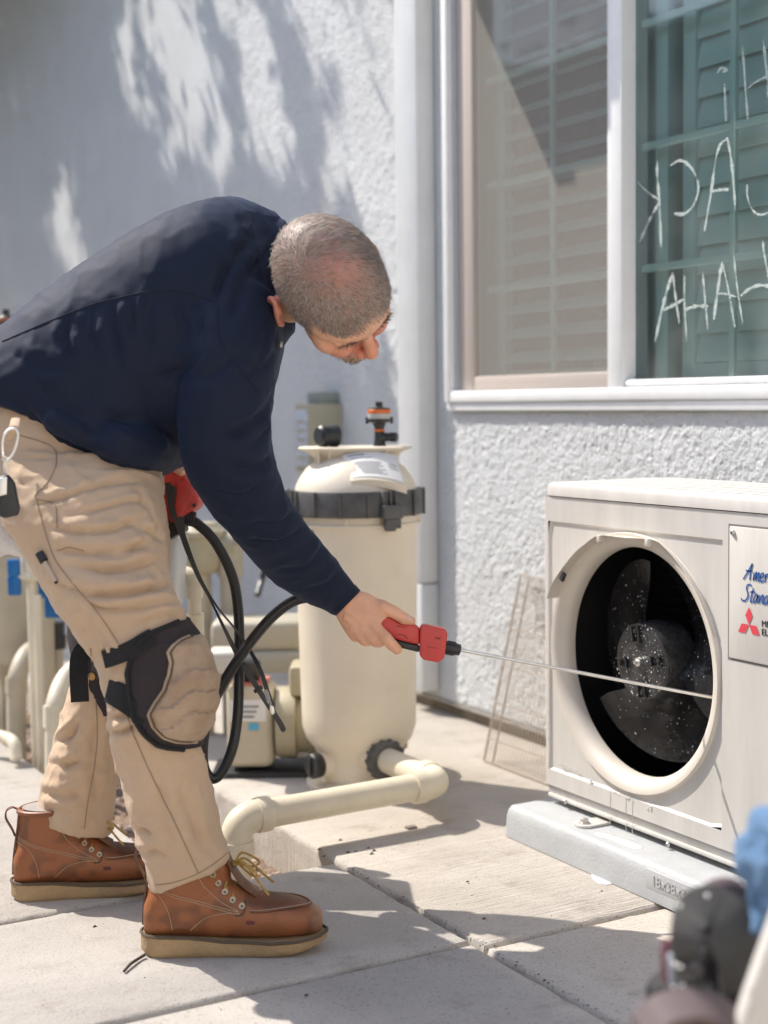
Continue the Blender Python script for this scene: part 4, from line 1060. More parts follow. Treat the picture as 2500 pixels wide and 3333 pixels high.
# strainer pot on its riser
st = empty("valve_riser", pp(470, 1600, 4.2) * V(1, 1, 0), "tan three-port valve on a thick tan riser against the shaded wall", "valve")
sc = pp(432, 1180, 4.2)
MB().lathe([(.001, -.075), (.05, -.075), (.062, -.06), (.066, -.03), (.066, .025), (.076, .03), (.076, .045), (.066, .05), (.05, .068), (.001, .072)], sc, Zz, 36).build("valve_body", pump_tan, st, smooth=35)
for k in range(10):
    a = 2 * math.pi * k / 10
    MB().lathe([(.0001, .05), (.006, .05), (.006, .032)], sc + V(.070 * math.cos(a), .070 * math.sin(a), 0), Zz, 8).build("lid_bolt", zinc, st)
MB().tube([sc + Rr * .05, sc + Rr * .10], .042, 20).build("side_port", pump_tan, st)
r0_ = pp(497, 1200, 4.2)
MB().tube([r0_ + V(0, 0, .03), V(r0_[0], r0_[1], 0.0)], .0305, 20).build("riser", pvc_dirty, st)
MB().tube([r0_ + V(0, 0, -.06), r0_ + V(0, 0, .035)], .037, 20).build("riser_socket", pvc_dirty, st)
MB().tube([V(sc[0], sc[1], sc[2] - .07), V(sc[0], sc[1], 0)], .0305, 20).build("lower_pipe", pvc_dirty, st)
# black cable hanging on the wall
cb = spline([pp(575, 1225, 4.7), pp(565, 1255, 4.7), pp(556, 1285, 4.65)], 10)
MB().tube(cb, .010, 8).build("black_cable", black_plastic, None, label="short black cable hanging by the shaded wall above the pump", cat="cable")
# slender bright riser right behind the knee
rs = empty("slim_riser", V(*(pp(420, 1600, 3.15)[:2]), 0), "slender cream pipe riser with an elbow on top, right behind the knee pad", "pipe")
tp = pp(419, 1240, 3.15)
MB().tube([tp - V(0, 0, .04), V(tp[0], tp[1], -.10)], .0145, 18).build("pipe", pvc, rs)
elbow(tp, (0, 0, -1), -Rr * .9 + Ff * .45, .0150, rs, pvc, sock=.052, bend=.03)
MB().tube([tp - Rr * .045 + Ff * .022, tp - Rr * .16 + Ff * .09], .0145, 14).build("pipe_arm", pvc, rs)
for yy_ in (1355,):
    c = pp(426, yy_, 3.15); c = V(tp[0], tp[1], c[2]); MB().tube([c + V(0, 0, .028), c - V(0, 0, .034)], .0195, 18).build("coupling", pvc, rs)
c = V(tp[0], tp[1], pp(426, 1412, 3.15)[2])
MB().lathe([(.015, -.03), (.021, -.02), (.023, 0), (.021, .02), (.016, .028)], c, Zz, 18).build("bulb_fitting", pvc, rs)
# far left pipes with blue valve handles
def riser(name, px, ytop, ybot, d, r, m, label, extra=None):
    a = pp(px, ytop, d); g_ = V(a[0], a[1], min(pp(px, ybot, d)[2], -.06))
    o = empty(name, V(a[0], a[1], max(g_[2], -.1)), label, "pipe")
    MB().tube([a, g_], r, 18).build("pipe", m, o)
    return o, a
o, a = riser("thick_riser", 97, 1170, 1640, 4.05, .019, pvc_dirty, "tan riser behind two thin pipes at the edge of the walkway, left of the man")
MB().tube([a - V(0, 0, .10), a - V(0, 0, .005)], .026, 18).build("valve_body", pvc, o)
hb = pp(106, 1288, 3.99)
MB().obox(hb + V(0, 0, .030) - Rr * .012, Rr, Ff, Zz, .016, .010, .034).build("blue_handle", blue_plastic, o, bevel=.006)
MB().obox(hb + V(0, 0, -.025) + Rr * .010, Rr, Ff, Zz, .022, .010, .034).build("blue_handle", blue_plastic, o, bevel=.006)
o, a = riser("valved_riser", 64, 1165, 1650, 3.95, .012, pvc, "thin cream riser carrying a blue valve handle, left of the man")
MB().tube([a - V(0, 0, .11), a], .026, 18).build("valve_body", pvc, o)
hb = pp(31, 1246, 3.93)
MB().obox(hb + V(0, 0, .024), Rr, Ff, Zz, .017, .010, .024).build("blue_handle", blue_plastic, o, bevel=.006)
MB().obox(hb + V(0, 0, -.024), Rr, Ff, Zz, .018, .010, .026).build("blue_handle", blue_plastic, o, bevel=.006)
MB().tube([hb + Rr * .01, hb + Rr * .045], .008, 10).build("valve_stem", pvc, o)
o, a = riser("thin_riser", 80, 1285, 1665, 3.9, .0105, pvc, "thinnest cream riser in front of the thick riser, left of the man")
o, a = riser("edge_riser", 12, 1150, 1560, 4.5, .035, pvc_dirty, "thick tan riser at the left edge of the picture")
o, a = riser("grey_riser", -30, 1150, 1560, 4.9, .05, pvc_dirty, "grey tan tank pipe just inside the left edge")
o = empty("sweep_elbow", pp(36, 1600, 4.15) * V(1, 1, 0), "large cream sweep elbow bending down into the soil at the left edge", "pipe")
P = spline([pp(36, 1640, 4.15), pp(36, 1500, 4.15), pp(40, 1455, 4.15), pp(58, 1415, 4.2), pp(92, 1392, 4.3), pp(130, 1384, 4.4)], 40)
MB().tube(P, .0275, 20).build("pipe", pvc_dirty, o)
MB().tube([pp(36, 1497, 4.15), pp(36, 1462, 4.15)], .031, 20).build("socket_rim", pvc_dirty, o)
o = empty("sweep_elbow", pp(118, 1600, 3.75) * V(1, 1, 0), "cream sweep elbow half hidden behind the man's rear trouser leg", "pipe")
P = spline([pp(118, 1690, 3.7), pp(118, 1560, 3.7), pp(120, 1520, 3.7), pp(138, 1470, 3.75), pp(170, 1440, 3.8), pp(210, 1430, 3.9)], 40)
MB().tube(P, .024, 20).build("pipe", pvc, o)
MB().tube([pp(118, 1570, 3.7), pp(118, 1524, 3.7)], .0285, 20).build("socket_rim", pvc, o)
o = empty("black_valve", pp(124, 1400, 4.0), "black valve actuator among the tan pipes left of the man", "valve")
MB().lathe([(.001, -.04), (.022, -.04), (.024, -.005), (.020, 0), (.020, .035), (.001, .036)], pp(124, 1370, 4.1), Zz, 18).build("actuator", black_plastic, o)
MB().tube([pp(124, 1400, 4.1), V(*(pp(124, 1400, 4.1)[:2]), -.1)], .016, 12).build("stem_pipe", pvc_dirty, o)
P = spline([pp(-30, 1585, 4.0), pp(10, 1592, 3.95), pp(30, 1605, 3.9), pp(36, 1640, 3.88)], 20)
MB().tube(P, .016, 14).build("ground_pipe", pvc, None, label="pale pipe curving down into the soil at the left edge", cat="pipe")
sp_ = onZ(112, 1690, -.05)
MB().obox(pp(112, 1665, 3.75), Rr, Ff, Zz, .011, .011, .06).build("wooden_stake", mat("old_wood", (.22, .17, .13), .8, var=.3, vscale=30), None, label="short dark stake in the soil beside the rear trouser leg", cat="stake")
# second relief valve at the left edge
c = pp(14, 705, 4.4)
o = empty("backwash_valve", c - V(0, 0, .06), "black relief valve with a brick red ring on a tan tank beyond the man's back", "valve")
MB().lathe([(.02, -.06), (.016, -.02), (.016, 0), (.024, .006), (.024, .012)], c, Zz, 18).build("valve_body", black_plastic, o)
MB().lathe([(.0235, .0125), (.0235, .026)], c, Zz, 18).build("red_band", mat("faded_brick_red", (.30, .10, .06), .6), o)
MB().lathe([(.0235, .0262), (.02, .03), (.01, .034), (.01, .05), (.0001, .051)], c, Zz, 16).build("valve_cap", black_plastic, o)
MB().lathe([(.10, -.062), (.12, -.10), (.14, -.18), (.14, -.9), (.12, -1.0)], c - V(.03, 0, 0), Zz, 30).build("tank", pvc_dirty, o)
# ------------------------------------------------------------------ tree whose shade falls on the far wall (crown above and left of the frame)
def inpoly(p, poly):
    x, y = p; c = False; n = len(poly)
    for i in range(n):
        x1, y1 = poly[i]; x2, y2 = poly[(i + 1) % n]
        if (y1 > y) != (y2 > y) and x < (x2 - x1) * (y - y1) / (y2 - y1) + x1: c = not c
    return c
def wpix(P):
    # where the sun ray through P meets the wall, expressed in reading coordinates
    t = (WX - P[0]) / -SUN[0]; Q = P - SUN * t
    v = Q - EYE; z = v @ FWD
    if z < .2: return (-999, -999)
    return (v @ RGT / z * FPX + CX, -(v @ UP) / z * FPX + CY)
LIT = [[(282, -40), (248, 60), (236, 130), (262, 225), (300, 290), (330, 260), (345, 360), (380, 420), (402, 330), (436, 400), (470, 440), (500, 395), (520, 330), (560, 380), (612, 430), (640, 350), (676, 360), (700, 420), (716, 560), (740, 420), (770, 480), (800, 640), (840, 800), (900, 1100), (1000, 1100), (1000, -60)],
       [(135, 330), (120, 400), (78, 470), (90, 520), (122, 560), (140, 620), (160, 660), (200, 600), (178, 500), (160, 400)],
       [(205, 315), (188, 350), (196, 410), (210, 380)], [(300, 400), (310, 470), (330, 480)]]
DARK = [[(430, -10), (452, -10), (506, 140), (520, 300), (500, 270), (470, 120)], [(560, -20), (622, 10), (690, 240), (706, 420), (660, 360), (628, 220), (600, 90)], [(500, 60), (520, 200), (545, 330), (520, 240)],
        [(322, 120), (350, 200), (372, 330), (345, 260)], [(716, 130), (735, 190), (726, 260), (705, 210)], [(284, 30), (300, 110), (320, 210), (296, 160)], [(440, 240), (452, 330), (462, 300)]]
leaf_m = mat("tree_leaf", (0.075, 0.11, 0.035), 0.55, var=.35, vscale=4)
bark_m = mat("tree_bark", (0.16, 0.13, 0.10), 0.9, var=.3, vscale=14, bump=.6, bscale=30)
tree = empty("shade_tree", (0.75, 8.6, 0), "leafy shade tree above the far end of the wall, outside the picture", "tree")
cen = V(1.05, 8.35, 4.75)
mb = MB()
tr = [V(.75, 8.6, -.2), V(.78, 8.55, 1.0), V(.85, 8.5, 2.2), V(.95, 8.4, 3.4), cen]
mb.tube(spline(tr, 16), [.13 - .006 * i for i in range(len(spline(tr, 16)))], 10)
for k in range(26):
    a = RNG.uniform(0, 6.28); e_ = RNG.uniform(-.25, 1.0); L = RNG.uniform(.8, 1.9)
    b0 = tr[3] + (cen - tr[3]) * RNG.random() - V(0, 0, RNG.random() * .2)
    b1 = b0 + V(math.cos(a) * math.cos(e_), math.sin(a) * math.cos(e_), math.sin(e_)) * L
    if any(inpoly(wpix(b0 * (1 - q_) + b1 * q_), P_) or wpix(b0 * (1 - q_) + b1 * q_)[0] > 860 for P_ in LIT[:2] for q_ in (.2, .4, .6, .8, 1)): continue
    mb.tube([b0, (b0 + b1) / 2 + V(0, 0, .1), b1], [.035, .022, .008], 6)
mb.build("trunk", bark_m, tree, smooth=60)
lv, lf = [], []
cnt = 0; tries = 0
while cnt < 42000 and tries < 260000:
    tries += 1
    u = RNG.normal(0, 1, 3); u /= np.linalg.norm(u); r = RNG.random() ** .4
    p = cen + u * r * V(1.25, 3.3, 1.45)
    if p[2] < 3.05 + .1 * max(0, 8 - p[1]): continue
    if p[0] > 2.2: continue
    w = wpix(p)
    if w[0] > 870 or w[0] < -900: continue
    if -400 < w[0] < 1100 and w[1] < 1800:
        w = (w[0] + RNG.normal(0, 9), w[1] + RNG.normal(0, 26))
        lit = any(inpoly(w, q_) for q_ in LIT) and not any(inpoly(w, q_) for q_ in DARK)
        if lit and RNG.random() < .99: continue
        if w[0] > 880: continue
    if p[1] < 5.2: continue
    s = RNG.uniform(.028, .055)
    a = unit(RNG.normal(0, 1, 3)); b = unit(np.cross(a, RNG.normal(0, 1, 3)))
    k = len(lv)
    lv += [p - a * s, p + b * s * .42, p + a * s * 1.1, p - b * s * .42]; lf.append((k, k + 1, k + 2, k + 3)); cnt += 1
add("foliage", lv, lf, leaf_m, tree, smooth=0, kind="stuff")
# ------------------------------------------------------------------ the man
navy = mat("navy_twill", (0.0075, 0.0125, 0.029), 0.7, var=.10, vscale=5, bump=.16, bscale=420, sheen=.10, spec=.22, dist=.002, bump2=.30, b2scale=16)
navy.node_tree.nodes["Principled BSDF"].inputs["Sheen Tint"].default_value = (.35, .50, .90, 1)
khaki = mat("khaki_ripstop", (0.52, 0.38, 0.26), 0.85, var=.07, vscale=6, bump=.22, bscale=520, spec=.15, sheen=.15, dist=.0015, bump2=.32, b2scale=22)
seam_khaki = mat("khaki_seam", (0.30, 0.22, 0.15), 0.9)
seam_navy = mat("navy_seam", (0.008, 0.011, 0.022), 0.9)
skin = mat("skin", (0.56, 0.30, 0.21), 0.50, var=.13, vscale=22, bump=.22, bscale=260, sss=.10, spec=.4, dist=.002)
skin.node_tree.nodes["Principled BSDF"].inputs["Subsurface Radius"].default_value = (.010, .004, .002)
black_web = mat("black_webbing", (.012, .012, .013), .85, bump=.5, bscale=420)
pad_fabric = mat("dark_neoprene", (.030, .023, .026), .9, bump=.35, bscale=500)
pad_cap = mat("worn_tan_rubber", (.31, .205, .13), .72, col2=(.46, .35, .25), vscale=14, bump=.2, bscale=90)
leather = mat("oiled_leather", (.27, .095, .035), .46, col2=(.13, .042, .018), vscale=17, bump=.22, bscale=150, spec=.45, dist=.003)
leather_toe = mat("dark_leather", (.20, .075, .03), .52, col2=(.07, .032, .02), vscale=16, bump=.22, bscale=150, dist=.003)
sole_m = mat("crepe_sole", (.42, .29, .155), .75, col2=(.28, .19, .10), vscale=12, bump=.25, bscale=120)
welt_m = mat("welt", (.10, .075, .05), .8)
stitch_m = mat("cream_thread", (.50, .36, .24), .8)
lace_m = mat("tan_lace", (.42, .26, .07), .75, var=.3, vscale=120)
eyelet_m = mat("pale_eyelet", (.52, .44, .30), .4, metallic=.6)
lining_m = mat("grey_lining", (.33, .30, .28), .9, bump=.3, bscale=80)

man = empty("person", onZ(330, 2000), "man in navy shirt and khaki trousers bending forward to spray the unit", "person")
dF = FWD
def ring(a, b, d, hd, n=36, e=2.0, skew=0.0):
    """closed section between two silhouette readings a,b at distance d with half depth hd"""
    A, B = at(a[0], a[1], d + skew), at(b[0], b[1], d - skew)
    c, ax = (A + B) / 2, (A - B) / 2
    pw = lambda q: math.copysign(abs(q) ** (2 / e), q)
    return [c + ax * pw(math.cos(t)) + dF * hd * pw(math.sin(t)) for t in np.linspace(0, 2 * math.pi, n, endpoint=False)]
def resample(rings, k=3):
    """smooth interpolation between sections"""
    R = [np.array(r) for r in rings]; out = []
    for i in range(len(R) - 1):
        p0 = R[max(i - 1, 0)]; p1 = R[i]; p2 = R[i + 1]; p3 = R[min(i + 2, len(R) - 1)]
        for t in np.linspace(0, 1, k, endpoint=False):
            out.append(.5 * ((2 * p1) + (-p0 + p2) * t + (2 * p0 - 5 * p1 + 4 * p2 - p3) * t * t + (-p0 + 3 * p1 - 3 * p2 + p3) * t ** 3))
    out.append(R[-1]); return out
def ball(mbs, c, r, axes=None, n=20):
    c = np.asarray(c, float); r = V(*r) if not np.isscalar(r) else V(r, r, r)
    Ax = axes if axes is not None else np.eye(3)
    rg = []
    for th in np.linspace(0.04, math.pi - .04, n // 2 + 3):
        rg.append([c + Ax[0] * r[0] * math.sin(th) * math.cos(p) + Ax[1] * r[1] * math.sin(th) * math.sin(p) + Ax[2] * r[2] * math.cos(th) for p in np.linspace(0, 2 * math.pi, n, endpoint=False)])
    mbs.loft(rg)
def fuse(name, mbs, voxel, smooth_it, m, parent, fac=.5):
    me = bpy.data.meshes.new(name); me.from_pydata([tuple(p) for p in mbs.v], [], [list(f) for f in mbs.f]); me.update()
    bm = bmesh.new(); bm.from_mesh(me); bmesh.ops.recalc_face_normals(bm, faces=bm.faces); bm.to_mesh(me); bm.free()
    o = bpy.data.objects.new(name, me); COL.objects.link(o)
    md = o.modifiers.new("r", 'REMESH'); md.mode = 'VOXEL'; md.voxel_size = voxel; md.use_smooth_shade = True
    if smooth_it:
        ms = o.modifiers.new("s", 'SMOOTH'); ms.factor = fac; ms.iterations = smooth_it
    dg = bpy.context.evaluated_depsgraph_get(); dg.update()
    m2 = bpy.data.meshes.new_from_object(o.evaluated_get(dg)); m2.name = name
    bpy.data.objects.remove(o); bpy.data.meshes.remove(me)
    o = bpy.data.objects.new(name, m2); COL.objects.link(o); m2.materials.clear(); m2.materials.append(m)
    m2.polygons.foreach_set("use_smooth", [True] * len(m2.polygons))
    return o
def getv(o):
    a = np.empty(len(o.data.vertices) * 3); o.data.vertices.foreach_get("co", a); return a.reshape(-1, 3)
def getn(o):
    a = np.empty(len(o.data.vertices) * 3); o.data.vertex_normals.foreach_get("vector", a); return a.reshape(-1, 3)
def setv(o, v): o.data.vertices.foreach_set("co", v.ravel()); o.data.update()
def attach(o, parent):
    v = getv(o) - worldloc(parent); setv(o, v); o.parent = parent; return o
def bvh(o):
    dg = None; me = o.data
    return BVHTree.FromPolygons([v.co.copy() for v in me.vertices], [tuple(p.vertices) for p in me.polygons])
def cast(tree, x, y):
    h = tree.ray_cast(Vector(EYE), Vector(unit(ray(x, y))))
    return (np.array(h[0]), np.array(h[1])) if h[0] is not None else (None, None)
def crease(v, n, line, depth, width, ridge=.6):
    """displacement field of one fold: a groove along the polyline with a swell beside it"""
    L = np.array(line); d2 = np.full(len(v), 1e9); par = np.zeros(len(v)); side = np.zeros(len(v))
    lo, hi = L.min(0) - width * 4, L.max(0) + width * 4
    sel = np.where(((v > lo) & (v < hi)).all(1))[0]
    if len(sel) == 0: return np.zeros(len(v))
    P = v[sel]; best = np.full(len(sel), 1e9); tt = np.zeros(len(sel)); sg = np.zeros(len(sel))
    for i in range(len(L) - 1):
        a, b = L[i], L[i + 1]; ab = b - a; t = np.clip(((P - a) @ ab) / (ab @ ab + 1e-12), 0, 1)
        q = a + t[:, None] * ab; dd = np.linalg.norm(P - q, axis=1)
        up_ = ((P - q) @ UP); m_ = dd < best
        best[m_] = dd[m_]; tt[m_] = (i + t[m_]) / (len(L) - 1); sg[m_] = up_[m_]
    env = np.clip(np.sin(np.clip(tt, .02, .98) * math.pi), 0, 1) ** .5
    out = np.zeros(len(v))
    w = width
    irr = .62 + .55 * noise3(P, 34, int(abs(L[0][0] * 991)) % 89) + .25 * noise3(P, 90, 11)
    sw = np.where(sg > 0, 1.0, .45)
    out[sel] = env * irr * (-depth * np.exp(-np.abs(best / (w * .62)) ** 1.35) + ridge * depth * sw * np.exp(-((best - 1.7 * w) / (1.25 * w)) ** 2))
    return out
def noise3(v, s, seed=0):
    """cheap smooth value noise"""
    q = v * s + seed * 17.3; i = np.floor(q).astype(int); f = q - i; f = f * f * (3 - 2 * f)
    def h(a, b, c):
        k = (a * 374761393 + b * 668265263 + c * 2147483647 + seed * 97531) & 0x7fffffff
        k = ((k ^ (k >> 13)) * 1274126177) & 0x7fffffff; return ((k ^ (k >> 16)) & 0xffff) / 65535.0
    r = 0
    for dx in (0, 1):
        for dy in (0, 1):
            for dz in (0, 1):
                w = (f[:, 0] if dx else 1 - f[:, 0]) * (f[:, 1] if dy else 1 - f[:, 1]) * (f[:, 2] if dz else 1 - f[:, 2])
                r = r + w * h(i[:, 0] + dx, i[:, 1] + dy, i[:, 2] + dz)
    return r * 2 - 1
def polycast(tree, pts, n=26, push=0.0):
    out = []
    for p in spline([V(x, y, 0) for x, y in pts], n):
        c, nn = cast(tree, p[0], p[1])
        if c is not None: out.append(c + nn * push)
    return out

# ---- trousers
T = MB()
DN_, DFAR = 2.50, 2.82
T.loft(resample([ring((-95, 830), (330, 900), 2.66, .165), ring((-90, 900), (355, 985), 2.66, .185), ring((-80, 990), (352, 1050), 2.66, .19), ring((-55, 1060), (340, 1090), 2.66, .175), ring((-10, 1110), (330, 1110), 2.66, .12)]))
T.loft(resample([ring((-62, 985), (340, 985), 2.58, .12), ring((-40, 1060), (349, 1060), 2.53, .125), ring((8, 1130), (352, 1140), 2.50, .12), ring((60, 1195), (360, 1212), 2.48, .112), ring((108, 1290), (380, 1290), 2.46, .105),
                 ring((160, 1362), (402, 1335), 2.465, .100), ring((212, 1435), (424, 1405), 2.47, .095), ring((228, 1500), (436, 1490), 2.475, .092), ring((236, 1570), (430, 1590), 2.485, .085), ring((252, 1650), (446, 1660), 2.50, .080),
                 ring((276, 1735), (462, 1735), 2.52, .077), ring((302, 1830), (480, 1800), 2.54, .076), ring((328, 1928), (497, 1852), 2.553, .075)]))
T.loft(resample([ring((10, 990), (345, 985), 2.74, .12), ring((40, 1060), (352, 1050), 2.80, .12), ring((80, 1130), (358, 1120), 2.82, .115), ring((130, 1220), (364, 1200), 2.83, .11), ring((160, 1310), (352, 1300), 2.84, .10),
                 ring((172, 1400), (318, 1420), 2.84, .09), ring((152, 1480), (292, 1510), 2.845, .085), ring((128, 1570), (268, 1590), 2.85, .082), ring((108, 1650), (255, 1660), 2.86, .080), ring((88, 1715), (248, 1730), 2.868, .080), ring((90, 1765), (240, 1803), 2.872, .078)]))
trs = fuse("trousers", T, .0047, 9, khaki, man)
bt = bvh(trs); tv, tn = getv(trs), getn(trs)
folds = [  # (points, depth, width)
 ([(100, 1139), (160, 1149), (224, 1149), (272, 1135), (312, 1117)], .009, .0080), ([(124, 1187), (192, 1195), (256, 1191), (304, 1179), (330, 1167)], .010, .0085),
 ([(152, 1219), (224, 1233), (288, 1225), (345, 1209)], .009, .0080), ([(120, 1259), (192, 1283), (272, 1281), (332, 1271), (372, 1256)], .013, .0095),
 ([(168, 1283), (216, 1315), (280, 1313), (340, 1303), (392, 1305)], .008, .0080), ([(80, 1087), (160, 1067), (240, 1043), (300, 1041)], .008, .0085),
 ([(128, 1119), (200, 1103), (280, 1083), (318, 1090)], .006, .0075), ([(20, 980), (60, 990), (118, 988)], .006, .008), ([(10, 1020), (60, 1050), (110, 1060)], .005, .008),
 ([(170, 1350), (215, 1385), (232, 1420)], .008, .009), ([(190, 1340), (235, 1390), (262, 1420)], .006, .008), ([(238, 1552), (265, 1545), (292, 1530)], .009, .008), ([(236, 1585), (268, 1578), (305, 1560)], .010, .008),
 ([(300, 1350), (340, 1335), (395, 1322)], .006, .008), ([(270, 1800), (300, 1790), (330, 1800)], .007, .010), ([(295, 1850), (330, 1838), (360, 1850)], .006, .010), ([(392, 1700), (420, 1790), (460, 1850)], .006, .014),
 ([(340, 1650), (352, 1740), (380, 1830)], .005, .014), ([(118, 1600), (150, 1590), (170, 1560)], .010, .010), ([(108, 1648), (140, 1655), (180, 1640)], .010, .011), ([(92, 1712), (130, 1722), (175, 1712)], .010, .012), ([(100, 1748), (140, 1752), (190, 1788)], .007, .010),
 ([(150, 1500), (180, 1490), (205, 1470)], .007, .009), ([(210, 1560), (200, 1650), (215, 1740)], .005, .015), ([(250, 1120), (320, 1150), (362, 1180)], .006, .010), ([(300, 1060), (330, 1120), (340, 1180)], .006, .012)]
disp = np.zeros(len(tv))
for pts, dp, wd in folds:
    L = polycast(bt, pts)
    if len(L) > 2: disp += crease(tv, tn, L, dp * 1.85, wd * .85, .55)
pr2 = np.stack([tv @ RGT, tv @ UP, tv @ FWD], 1)
warp = pr2 + .02 * np.stack([noise3(pr2, 9, 1), noise3(pr2, 9, 2), noise3(pr2, 9, 3)], 1)
rid = 1 - np.abs(noise3(warp * V(.55, 1.3, .6), 17, 4)); rid2 = 1 - np.abs(noise3(warp * V(.9, 1.1, .8), 36, 5))
disp += .0055 * (rid ** 3 - .35) + .0026 * (rid2 ** 4 - .25) + .0010 * noise3(warp, 70, 6)
tv = tv + tn * disp[:, None]; setv(trs, tv)
bt = bvh(trs)
attach(trs, man)
def seam(pts, m, push=.0008, r=.0011, name="seam", tree=None, n=40, flat=1.0):
    L = polycast(tree or bt, pts, n, push)
    if len(L) > 3: return MB().tube(L, r, 5).build(name, m, man)
seam([(76, 1071), (104, 1167), (130, 1225), (216, 1330), (262, 1400)], seam_khaki)
seam([(24, 935), (108, 962), (122, 995), (108, 1035), (76, 1071)], seam_khaki, r=.0010)
seam([(296, 1603), (330, 1680), (364, 1748), (398, 1820), (428, 1886)], seam_khaki)
seam([(270, 1520), (282, 1570), (296, 1603)], seam_khaki)
seam([(196, 1400), (210, 1560), (206, 1640), (190, 1730), (182, 1790)], seam_khaki)
seam([(80, 1078), (118, 1090), (124, 1140)], seam_khaki)
seam([(124, 1190), (150, 1182), (182, 1190)], seam_khaki)
seam([(332, 1912), (380, 1905), (440, 1880), (492, 1842)], seam_khaki, r=.0008)
# ---- shirt
S_ = MB()
S_.loft(resample([ring((-85, 845), (392, 1010), 2.66, .205, e=2.3), ring((-55, 770), (405, 985), 2.66, .212, e=2.3), ring((40, 688), (440, 955), 2.66, .215, e=2.3), ring((160, 598), (490, 925), 2.66, .22, e=2.4), ring((295, 510), (548, 890), 2.67, .228, e=2.5),
                  ring((408, 456), (588, 835), 2.68, .225, e=2.5), ring((500, 434), (606, 775), 2.69, .19, e=2.2), ring((565, 447), (617, 735), 2.69, .12), ring((607, 470), (627, 720), 2.69, .08)]))
ball(S_, at(195, 930, 2.62), (.115, .052, .185), [unit(RGT - UP * .45), unit(UP + RGT * .45), FWD], 24)
ball(S_, at(292, 968, 2.61), (.085, .056, .18), [unit(RGT - UP * .15), unit(UP + RGT * .15), FWD], 24)
# near (right) arm: shoulder, upper arm, elbow, forearm
S_.loft(resample([ring((400, 560), (600, 640), 2.56, .085), ring((392, 690), (600, 745), 2.51, .088), ring((388, 850), (588, 850), 2.49, .086), ring((392, 990), (584, 950), 2.50, .078), ring((438, 1082), (606, 1040), 2.53, .072), ring((500, 1160), (648, 1108), 2.59, .066),
                  ring((570, 1238), (702, 1180), 2.66, .056), ring((640, 1290), (744, 1232), 2.72, .044), ring((705, 1318), (768, 1264), 2.75, .034), ring((722, 1327), (775, 1274), 2.76, .031)]))
# far (left) arm, mostly hidden behind the trunk
S_.loft(resample([ring((420, 560), (590, 640), 2.84, .08), ring((400, 700), (560, 740), 2.90, .08), ring((360, 830), (500, 860), 2.95, .07), ring((330, 920), (440, 950), 2.97, .055), ring((330, 975), (405, 990), 2.97, .042)]))
sh = fuse("shirt", S_, .0065, 9, navy, man)
bs = bvh(sh); sv, sn = getv(sh), getn(sh)
folds = [([(245, 655), (250, 720), (258, 800)], .008, .010), ([(330, 640), (322, 690), (330, 740)], .007, .010), ([(378, 640), (392, 690), (400, 740)], .006, .010), ([(150, 690), (142, 730), (160, 790)], .006, .010), ([(200, 668), (196, 720), (215, 770)], .006, .010), ([(290, 650), (285, 690), (296, 730)], .006, .009), ([(420, 645), (432, 690), (436, 740)], .006, .010),
 ([(462, 650), (480, 600), (520, 540), (575, 505)], .009, .011), ([(500, 700), (520, 620), (560, 560), (590, 530)], .007, .011),
 ([(588, 850), (566, 890), (520, 930), (470, 945)], .010, .011), ([(584, 890), (575, 930), (545, 960)], .008, .009), ([(590, 985), (545, 1010), (490, 1008)], .010, .011), ([(640, 1105), (600, 1128), (530, 1128)], .009, .011), ([(655, 1145), (600, 1170), (545, 1165)], .008, .010), ([(700, 1180), (660, 1220), (610, 1230)], .007, .010),
 ([(560, 1050), (520, 1070), (460, 1060)], .007, .011), ([(735, 1232), (700, 1262), (660, 1270)], .005, .008), ([(60, 810), (160, 900), (260, 955), (370, 985)], .008, .014), ([(150, 820), (240, 905), (340, 955)], .007, .014), ([(20, 850), (120, 940), (240, 990)], .008, .013), ([(300, 830), (340, 910), (385, 960)], .007, .014),
 ([(600, 700), (590, 760), (560, 800)], .008, .011), ([(575, 720), (555, 780), (520, 820)], .006, .011), ([(440, 760), (400, 800), (330, 820)], .007, .016), ([(520, 760), (470, 800), (410, 830)], .006, .016), ([(30, 760), (70, 790), (130, 800)], .007, .014)]
disp = np.zeros(len(sv))
for pts, dp, wd in folds:
    L = polycast(bs, pts)
    if len(L) > 2: disp += crease(sv, sn, L, dp * 1.45, wd)
pr2 = np.stack([sv @ RGT, sv @ UP, sv @ FWD], 1)
warp = pr2 + .03 * np.stack([noise3(pr2, 7, 1), noise3(pr2, 7, 2), noise3(pr2, 7, 3)], 1)
rid = 1 - np.abs(noise3(warp * V(1.2, .6, .8), 11, 6)); rid2 = 1 - np.abs(noise3(warp * V(1.2, .9, .8), 24, 7))
disp += .0034 * (rid ** 3 - .35) + .0016 * (rid2 ** 4 - .25) + .0006 * noise3(warp, 60, 8)
sv = sv + sn * disp[:, None]; setv(sh, sv); bs = bvh(sh); attach(sh, man)
seam([(5, 738), (60, 714), (130, 684), (200, 657), (270, 640), (330, 629), (400, 632), (466, 652)], seam_navy, tree=bs, r=.0008, n=60)
seam([(466, 652), (490, 590), (520, 520), (548, 470)], seam_navy, tree=bs, r=.0007, n=40)
seam([(470, 655), (480, 740), (560, 850)], seam_navy, tree=bs, r=.0006, n=30)
